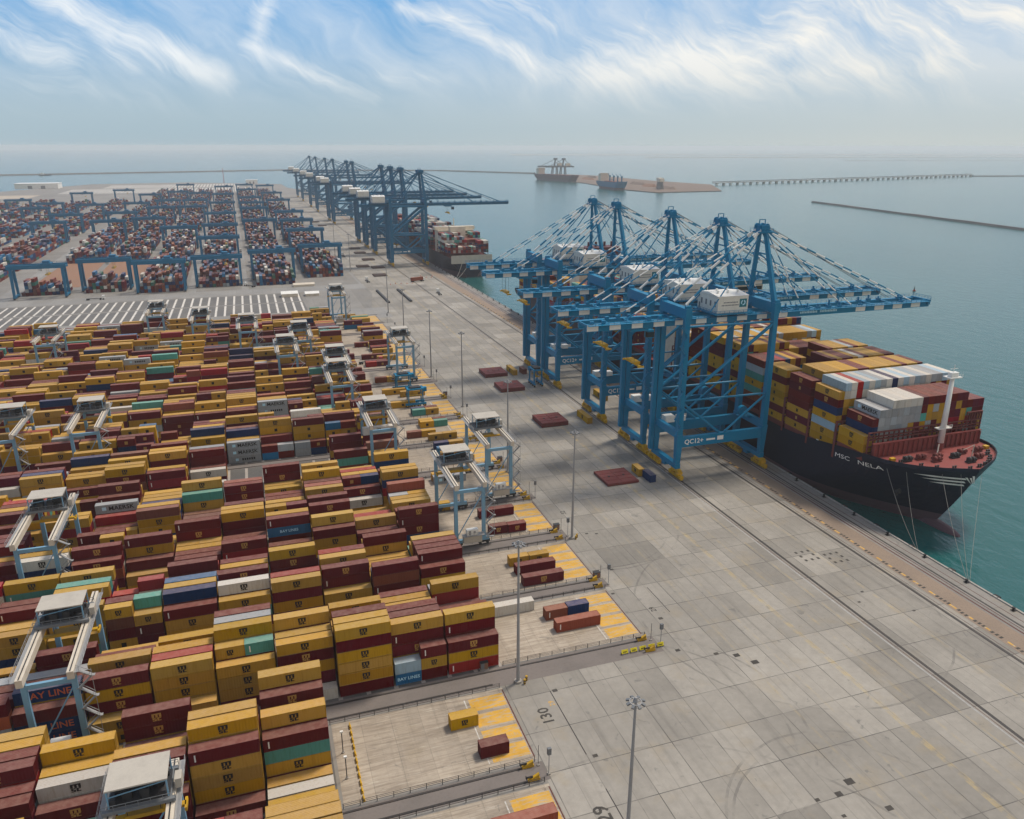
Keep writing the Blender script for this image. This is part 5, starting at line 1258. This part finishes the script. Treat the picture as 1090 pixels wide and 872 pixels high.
for cx, cy in ((152.0, 172.2), (159.6, 168.5)):
    for i in range(3):
        for j in range(3):
            if (i, j) != (1, 1): mb.bx(cx-2.4+i*2.2, cx-1.6+i*2.2, cy-3.2+j*2.4, cy-2.2+j*2.4, .02, .045)
struct(mb, 'drain_cover', 'blackpaint')
for i, x in enumerate((103.6, 121.5)):
    mb = MB()
    for q in range(19): y = 613+q*3.0; mb.bx(bend(x, y)[0]-.9, bend(x, y)[0]+.9, y, y+2.95, .02, 1.1)
    mb.bx(bend(x, 640)[0]-.7, bend(x, 640)[0]+.7, 613, 670, 1.0, 1.2)
    tag(mb.build('steel_beam_pile', 'dark'), ('left' if i == 0 else 'right')+' long dark row of steel beams on the apron before the far cranes', 'steel beams', 'dark beam rows on the apron')
# sheds by the cross road
for i, (x, y, w, d, h, lab) in enumerate(((28, 668, 13, 8, 4.5, 'white tarpaulin shed at the right end of the striped pavement'), (46, 667, 11, 8, 3.5, 'pale low shed right of the white tarpaulin shed'), (43, 716, 18, 6, 3, 'long sandy coloured shed beyond the cross road'))):
    t = thing('storage_shed', lab, 'shed', (x, y, 0), group='small sheds by the cross road'); MB().bx(-w/2, w/2, -d/2, d/2, 0, h*.6).build('wall', 'cream', t)
    mb = MB(); mb.add([(-w/2-.3, -d/2-.3, h*.6), (w/2+.3, -d/2-.3, h*.6), (w/2+.3, 0, h), (-w/2-.3, 0, h), (w/2+.3, d/2+.3, h*.6), (-w/2-.3, d/2+.3, h*.6)], [(0, 1, 2, 3), (3, 2, 4, 5), (0, 3, 5), (1, 4, 2)]); mb.build('roof', 'white' if i < 2 else 'beige', t)
# far end of the terminal: warehouses, masts
for i, (x, y, w, d, h, lab) in enumerate(((-560, 2660, 110, 60, 14, 'long white warehouse at the far left end of the terminal'), (-690, 2350, 90, 60, 10, 'pale shed at the left edge on the far shore'), (30, 2790, 36, 22, 12, 'small white building at the far end of the terminal near the quay'))):
    t = thing('warehouse', lab, 'warehouse', (x, y, 0)); MB().bx(-w/2, w/2, -d/2, d/2, 0, h).build('wall', 'white', t); MB().bx(-w/2-1, w/2+1, -d/2-1, d/2+1, h, h+1).build('roof', 'white', t)
    mb = MB(); mb.bx(-w*.2, -w*.1, -d/2-.1, -d/2, 0, h*.6); mb.bx(w*.1, w*.2, -d/2-.1, -d/2, 0, h*.6); mb.build('door', 'ink', t)
for x, y, h, lab in ((-645, 2560, 62, 'tall thin radio mast near the left edge on the horizon'), (-58, 2900, 46, 'thin pole mast on the far edge of the terminal')):
    t = thing('radio_mast', lab, 'mast', (x, y, 0)); mb = MB()
    for a in range(3): mb.beam((math.cos(a*2.1)*2, math.sin(a*2.1)*2, 0), (math.cos(a*2.1)*.5, math.sin(a*2.1)*.5, h), .6)
    for z in range(0, int(h), 6):
        q = 2-1.5*z/h; mb.beam((q, 0, z), (-.5*q, .87*q, z+5), .35); mb.beam((-.5*q, .87*q, z), (-.5*q, -.87*q, z+5), .35); mb.beam((-.5*q, -.87*q, z), (q, 0, z+5), .35)
    mb.build('lattice', 'red', t); MB().bx(-3, 3, -3, 3, 0, .8).build('footing', 'concretegrey', t)
cone = None
for i, (x, y) in enumerate(((152, 726), (155, 733), (158, 741), (161, 730), (165, 727), (168, 735), (121, 700), (126, 702), (131, 701), (136, 699), (141, 700))):
    if cone is None:
        mb = MB(); mb.tube((0, 0, .1), (0, 0, 1.3), .4, 10, 0, .08); mb.bx(-.55, .55, -.55, .55, 0, .1); cone = c = mb.build('traffic_cone', 'orangeink'); m2 = MB(); m2.tube((0, 0, .55), (0, 0, .85), .33, 10, 0, .25); m2.build('band', 'white', cone)
    else: c = copy_tree(cone)
    c.location = (*bend(x, y), .02); tag(c, 'small orange traffic cone on the apron before the far cranes', 'traffic cone', 'traffic cones on the far apron')
# breakwaters, ore island, pier, small boat, far shore
def berm(pts, w, h, label):
    mb = MB(); r = random.Random(9); P = []
    for (x0, y0), (x1, y1) in zip(pts, pts[1:]):
        n = max(1, int(math.hypot(x1-x0, y1-y0)/40)); P += [(lerp(x0, x1, i/n), lerp(y0, y1, i/n)) for i in range(n)]
    P.append(pts[-1]); vs = []
    for i, (x, y) in enumerate(P):
        a = P[max(0, i-1)]; b = P[min(len(P)-1, i+1)]; dx, dy = b[0]-a[0], b[1]-a[1]; l = math.hypot(dx, dy); nx, ny = -dy/l, dx/l
        for k, z in ((-1, -6), (-.4, h-4+r.uniform(-.4, .4)), (.4, h-4+r.uniform(-.4, .4)), (1, -6)): j = r.uniform(.9, 1.1); vs.append((x+nx*w*k*j, y+ny*w*k*j, z))
    mb.add(vs, [(i*4+q, i*4+q+1, i*4+q+5, i*4+q+4) for i in range(len(P)-1) for q in range(3)]); tag(mb.build('breakwater', 'rock'), label, 'breakwater')
berm([(-4200, 2900), (-960, 3980), (200, 4420), (970, 4120), (1294, 3560)], 13, 5, 'long thin breakwater on the horizon behind the terminal and the ore island')
berm([(1243, 1540), (1138, 920), (1040, 350)], 7, 3.2, 'dark straight breakwater in open water at the right')
mb = MB(); mb.prism([(1375, 3500), (1095, 2850), (1125, 2590), (1062, 2165), (1082, 1990), (1302, 2010), (1480, 2350), (1440, 2680), (1455, 3200)], -6, -2.2); struct(mb, 'ore_island', 'spoil')
r = random.Random(21)
for i in range(7):
    y = 2150+i*140; x = 1230+i*12+r.uniform(-40, 40); mb = MB(); n = 12; L = r.uniform(40, 60); W = r.uniform(16, 24); h = r.uniform(5, 9)
    base = [(x+math.cos(2*math.pi*k/n)*W, y+math.sin(2*math.pi*k/n)*L, -2.2) for k in range(n)]; top = [(x+math.cos(2*math.pi*k/n)*W*.2, y+math.sin(2*math.pi*k/n)*L*.75, -2.2+h+r.uniform(-1, 1)) for k in range(n)]
    mb.add(base+top, [(k, (k+1) % n, n+(k+1) % n, n+k) for k in range(n)]+[tuple(range(n, 2*n))]); tag(mb.build('ore_heap', 'rust' if i % 2 else 'spoil'), f'{"rusty" if i % 2 else "brown"} ore heap on the island, {ORD[i+1]} from its near tip', 'ore heap', 'ore heaps on the island')
for i in range(3):
    t = thing('conveyor_tower', f'{ORD[i+1]} grey conveyor tower from the near tip of the ore island', 'tower', (1160+i*16, 2110+i*34, -2.2), group='conveyor towers on the ore island')
    for sx in (-6, 6):
        for sy in (-6, 6): MB().beam((sx, sy, 0), (sx*.6, sy*.6, 24), 1.6).build('leg', 'ink', t)
    MB().bx(-7, 7, -7, 7, 22, 31).build('head_house', 'cream', t); MB().beam((0, 0, 24), (30, 46, 6), 3).build('conveyor', 'ink', t)
t = thing('long_pier', 'very long low pier on piles running right from the ore island', 'pier'); A, B_ = Vector((1475, 2330, 0)), Vector((2990, 2700, 0))
MB().beam(A+Vector((0, 0, 3)), B_+Vector((0, 0, 3)), 10, 1.6).build('deck', 'concretegrey', t); MB().beam(A+Vector((0, 5, 6.5)), B_+Vector((0, 5, 6.5)), 4, 2.4).build('conveyor_gallery', 'ink', t)
for i in range(48):
    p = A.lerp(B_, (i+.5)/48); MB().bx(p.x-3, p.x+3, p.y-4, p.y+4, -5.5, 2.2).build('pile_bent', 'concretegrey' if i % 2 else 'white', t)
berm([(2990, 2700), (3300, 2640), (3700, 2500)], 9, 4, 'low rocky spit continuing the long pier at the right edge')
for i, (x0, y0, L, W) in enumerate(((4300, 8200, 6500, 700), (3600, 10800, 9500, 1500), (5200, 6100, 4000, 160))):
    mb = MB(); n = 24; rr = random.Random(i); top = [(x0+L*k/n, y0+W*(.4+.6*rr.random())*(1 if 0 < k < n else .1)-.15*L*k/n, -2) for k in range(n+1)]; bot = [(x0+L*k/n, y0-W*.3*rr.random()-.15*L*k/n, -2) for k in range(n+1)]
    mb.add(bot+top, [(k, k+1, n+2+k, n+1+k) for k in range(n)]); struct(mb, 'far_shore', 'farland')
t = thing('small_boat', 'tiny dark work boat on the water at the far left', 'boat', (-800, 4000-60, -4)); mb = MB(); mb.prism([(-22, -4), (16, -4), (26, 0), (16, 4), (-22, 4)], -1, 4); mb.build('hull', 'hull', t); MB().bx(-16, -4, -3, 3, 4, 11).build('wheelhouse', 'white', t); MB().tube((-10, 0, 11), (-10, 0, 17), .5, 6).build('mast', 'dark', t)
t = thing('navigation_buoy', 'small dark buoy on open water at the right', 'buoy', (560, 545, -4)); MB().tube((0, 0, -.6), (0, 0, 1), 1.2, 12).build('float', 'red', t); MB().tube((0, 0, 1), (0, 0, 4.2), .5, 8, 0, .15).build('tower', 'dark', t)
# ------------------------------------------------------------------ sky, sun, haze
CLX, CLY = 3.1, 1.7
SUN_EL, SUN_AZ = 62.0, 66.0      # azimuth clockwise from +Y, towards +X
def dome(px, py):
    d = (CF+CR*((px-545)/FPX)+CU*((436-py)/FPX)).normalized(); return math.atan2(d.x, d.y), d.z
STROKES = [(40, -12, 120, 32, 16, .95), (120, 32, 235, 78, 17, .9), (285, 5, 272, 50, 15, .75), (272, 50, 400, 108, 13, .85), (-20, 25, 70, 62, 24, .75), (40, 90, 280, 138, 18, .5), (0, 112, 60, 128, 14, .45), (120, 55, 150, 75, 14, .5),
           (425, 2, 480, 20, 13, .95), (480, 20, 570, 72, 17, .9), (520, -10, 590, 30, 16, .7), (570, 72, 700, 110, 26, .75), (640, 85, 860, 45, 48, 1.05), (690, 0, 680, 40, 13, .6), (760, 90, 980, 70, 55, .9), (860, 10, 1000, 35, 48, .8), (1000, 0, 1110, 25, 24, .9), (930, 95, 1110, 120, 34, .7), (380, 78, 480, 90, 14, .4), (530, 125, 560, 128, 8, .45)]
def make_world():
    w = bpy.data.worlds.new('World'); scene.world = w; w.use_nodes = True
    nt = w.node_tree; nt.nodes.clear(); g = NT(nt)
    out = g.n('ShaderNodeOutputWorld'); bg = g.n('ShaderNodeBackground'); g.l(bg.outputs[0], out.inputs[0])
    sky = g.n('ShaderNodeTexSky'); sky.sky_type = 'NISHITA'; sky.sun_disc = False
    sky.sun_elevation = R(SUN_EL); sky.sun_rotation = R(SUN_AZ); sky.altitude = 100; sky.air_density = 1.0; sky.dust_density = 1.0; sky.ozone_density = 1.4
    d = g.n('ShaderNodeTexCoord').outputs['Generated']; x, y, z = g.sep(d)
    az = g.math('ARCTAN2', x, y)                                   # bearing from the quay line, z is the height on the dome
    al = g.math('SUBTRACT', g.math('MULTIPLY', az, .82), g.math('MULTIPLY', z, .57)); ac = g.math('ADD', g.math('MULTIPLY', az, .57), g.math('MULTIPLY', z, .82))
    base = g.comb(az, z)
    w1 = g.math('SUBTRACT', g.noise(base, 8, 3, .5), .5); w2 = g.math('SUBTRACT', g.noise(g.mapping(base, (1, 1, 1), loc=(5, 3, 0)), 8, 3, .5), .5)
    pw = g.comb(g.math('ADD', g.math('MULTIPLY', al, 4.5), g.math('MULTIPLY', w1, .7)), g.math('ADD', g.math('MULTIPLY', ac, 15.0), g.math('MULTIPLY', w2, 1.4)))
    wisp = g.noise(g.mapping(pw, (1, 1, 1), loc=(CLX, CLY, 0)), 1.3, 8, .62)
    fil = g.noise(g.mapping(pw, (1.5, 3.4, 1), loc=(2, CLX, 0)), 2.2, 8, .68)
    side = g.ramp(az, .05, .75, 0, 1)
    # the larger wisps of that day, each a feathered stroke between two points of the dome (bearing, height)
    qa = g.math('ADD', az, g.math('MULTIPLY', w1, .045)); qz = g.math('ADD', z, g.math('MULTIPLY', w2, .03)); tot = None
    for x0, y0, x1, y1, wd, st in STROKES:
        (a0, z0), (a1, z1) = dome(x0, y0), dome(x1, y1); dx, dz = a1-a0, z1-z0; L2 = dx*dx+dz*dz; wd /= FPX
        ra = g.math('SUBTRACT', qa, a0); rz = g.math('SUBTRACT', qz, z0)
        t = g.math('DIVIDE', g.math('ADD', g.math('MULTIPLY', ra, dx), g.math('MULTIPLY', rz, dz)), L2, clamp=True)
        ea = g.math('SUBTRACT', ra, g.math('MULTIPLY', t, dx)); ez = g.math('SUBTRACT', rz, g.math('MULTIPLY', t, dz))
        d = g.math('SQRT', g.math('ADD', g.math('MULTIPLY', ea, ea), g.math('MULTIPLY', ez, ez)))
        k = g.math('MULTIPLY', g.math('SMOOTH_MIN', g.ramp(d, 0, wd*1.5, 1, 0), 1.0, .1), st)
        tot = k if tot is None else g.math('SMOOTH_MAX', tot, k, .25)
    tot = g.math('MAXIMUM', tot, 0.0)
    body = g.math('ADD', g.math('MULTIPLY', tot, .60), g.math('ADD', g.math('MULTIPLY', g.math('SUBTRACT', wisp, .5), 1.0), g.math('MULTIPLY', g.math('SUBTRACT', fil, .5), .62)))
    f1 = g.math('MULTIPLY', g.ramp(body, .12, .66), .97); f2 = g.math('MULTIPLY', g.ramp(g.math('ADD', wisp, g.math('MULTIPLY', side, .26)), .40, .78), .50)
    f = g.math('MINIMUM', g.math('MAXIMUM', g.math('MAXIMUM', f1, f2), 0.0), .96)
    f = g.math('MULTIPLY', f, g.ramp(z, .02, .075), clamp=True)
    low = g.mix(g.ramp(z, .03, .17), (3.3, 4.3, 5.0, 1), (1.1, 3.05, 5.7, 1))
    blue = g.mix(g.ramp(z, .18, .5), low, sky.outputs[0])
    cl = g.mix(side, (6.6, 6.9, 7.1, 1), (7.1, 6.9, 6.4, 1))
    c = g.mix(f, blue, cl)
    # thick low air near the horizon, warmer to the right
    hz = g.math('MULTIPLY', g.math('POWER', g.math('SUBTRACT', 1.0, g.math('MINIMUM', g.math('MULTIPLY', g.math('MAXIMUM', z, 0.0), 9.5), 1.0)), 1.3), .95)
    c = g.mix(hz, c, g.mix(side, (2.9, 3.75, 4.2, 1), (4.3, 4.6, 4.45, 1)))
    c = g.mix(g.ramp(y, -.75, -.05, .8, 0), c, (4.6, 4.3, 3.85, 1))      # unseen sky behind the camera, brightened and warmed as added fill for facing sides
    g.l(c, bg.inputs[0]); bg.inputs[1].default_value = .135
make_world()
sl = bpy.data.lights.new('sun', 'SUN'); sl.energy = 3.0; sl.angle = R(11); sl.color = (1.0, .91, .78)
so = bpy.data.objects.new('sun', sl); COL.objects.link(so)
sd = Vector((math.sin(R(SUN_AZ))*math.cos(R(SUN_EL)), math.cos(R(SUN_AZ))*math.cos(R(SUN_EL)), math.sin(R(SUN_EL))))
so.rotation_euler = (-sd).to_track_quat('-Z', 'Y').to_euler()
def make_haze():
    m = bpy.data.materials.new('air'); m.use_nodes = True; nt = m.node_tree; nt.nodes.clear()
    o = nt.nodes.new('ShaderNodeOutputMaterial'); v = nt.nodes.new('ShaderNodeVolumePrincipled')
    v.inputs['Color'].default_value = (.97, .98, 1.0, 1); v.inputs['Density'].default_value = 8.5e-5; v.inputs['Anisotropy'].default_value = .1
    nt.links.new(v.outputs[0], o.inputs['Volume'])
    mb = MB(); mb.bx(-27000, 27000, -2000, 27000, -9, 126)
    tag(mb.build('haze', m), kind='stuff', label='pale blue sea haze over the whole port')
make_haze()
vs = scene.view_settings; vs.view_transform = 'Standard'; vs.look = 'None'; vs.exposure = 0.0; vs.gamma = 1
scene.cycles.use_denoising = True
try: scene.cycles.denoiser = 'OPENIMAGEDENOISE'
except Exception: pass
scene.cycles.max_bounces = 6; scene.cycles.diffuse_bounces = 3; scene.cycles.glossy_bounces = 3; scene.cycles.volume_bounces = 1; scene.cycles.transmission_bounces = 2
scene.cycles.use_adaptive_sampling = True
scene.cycles.adaptive_threshold = .025
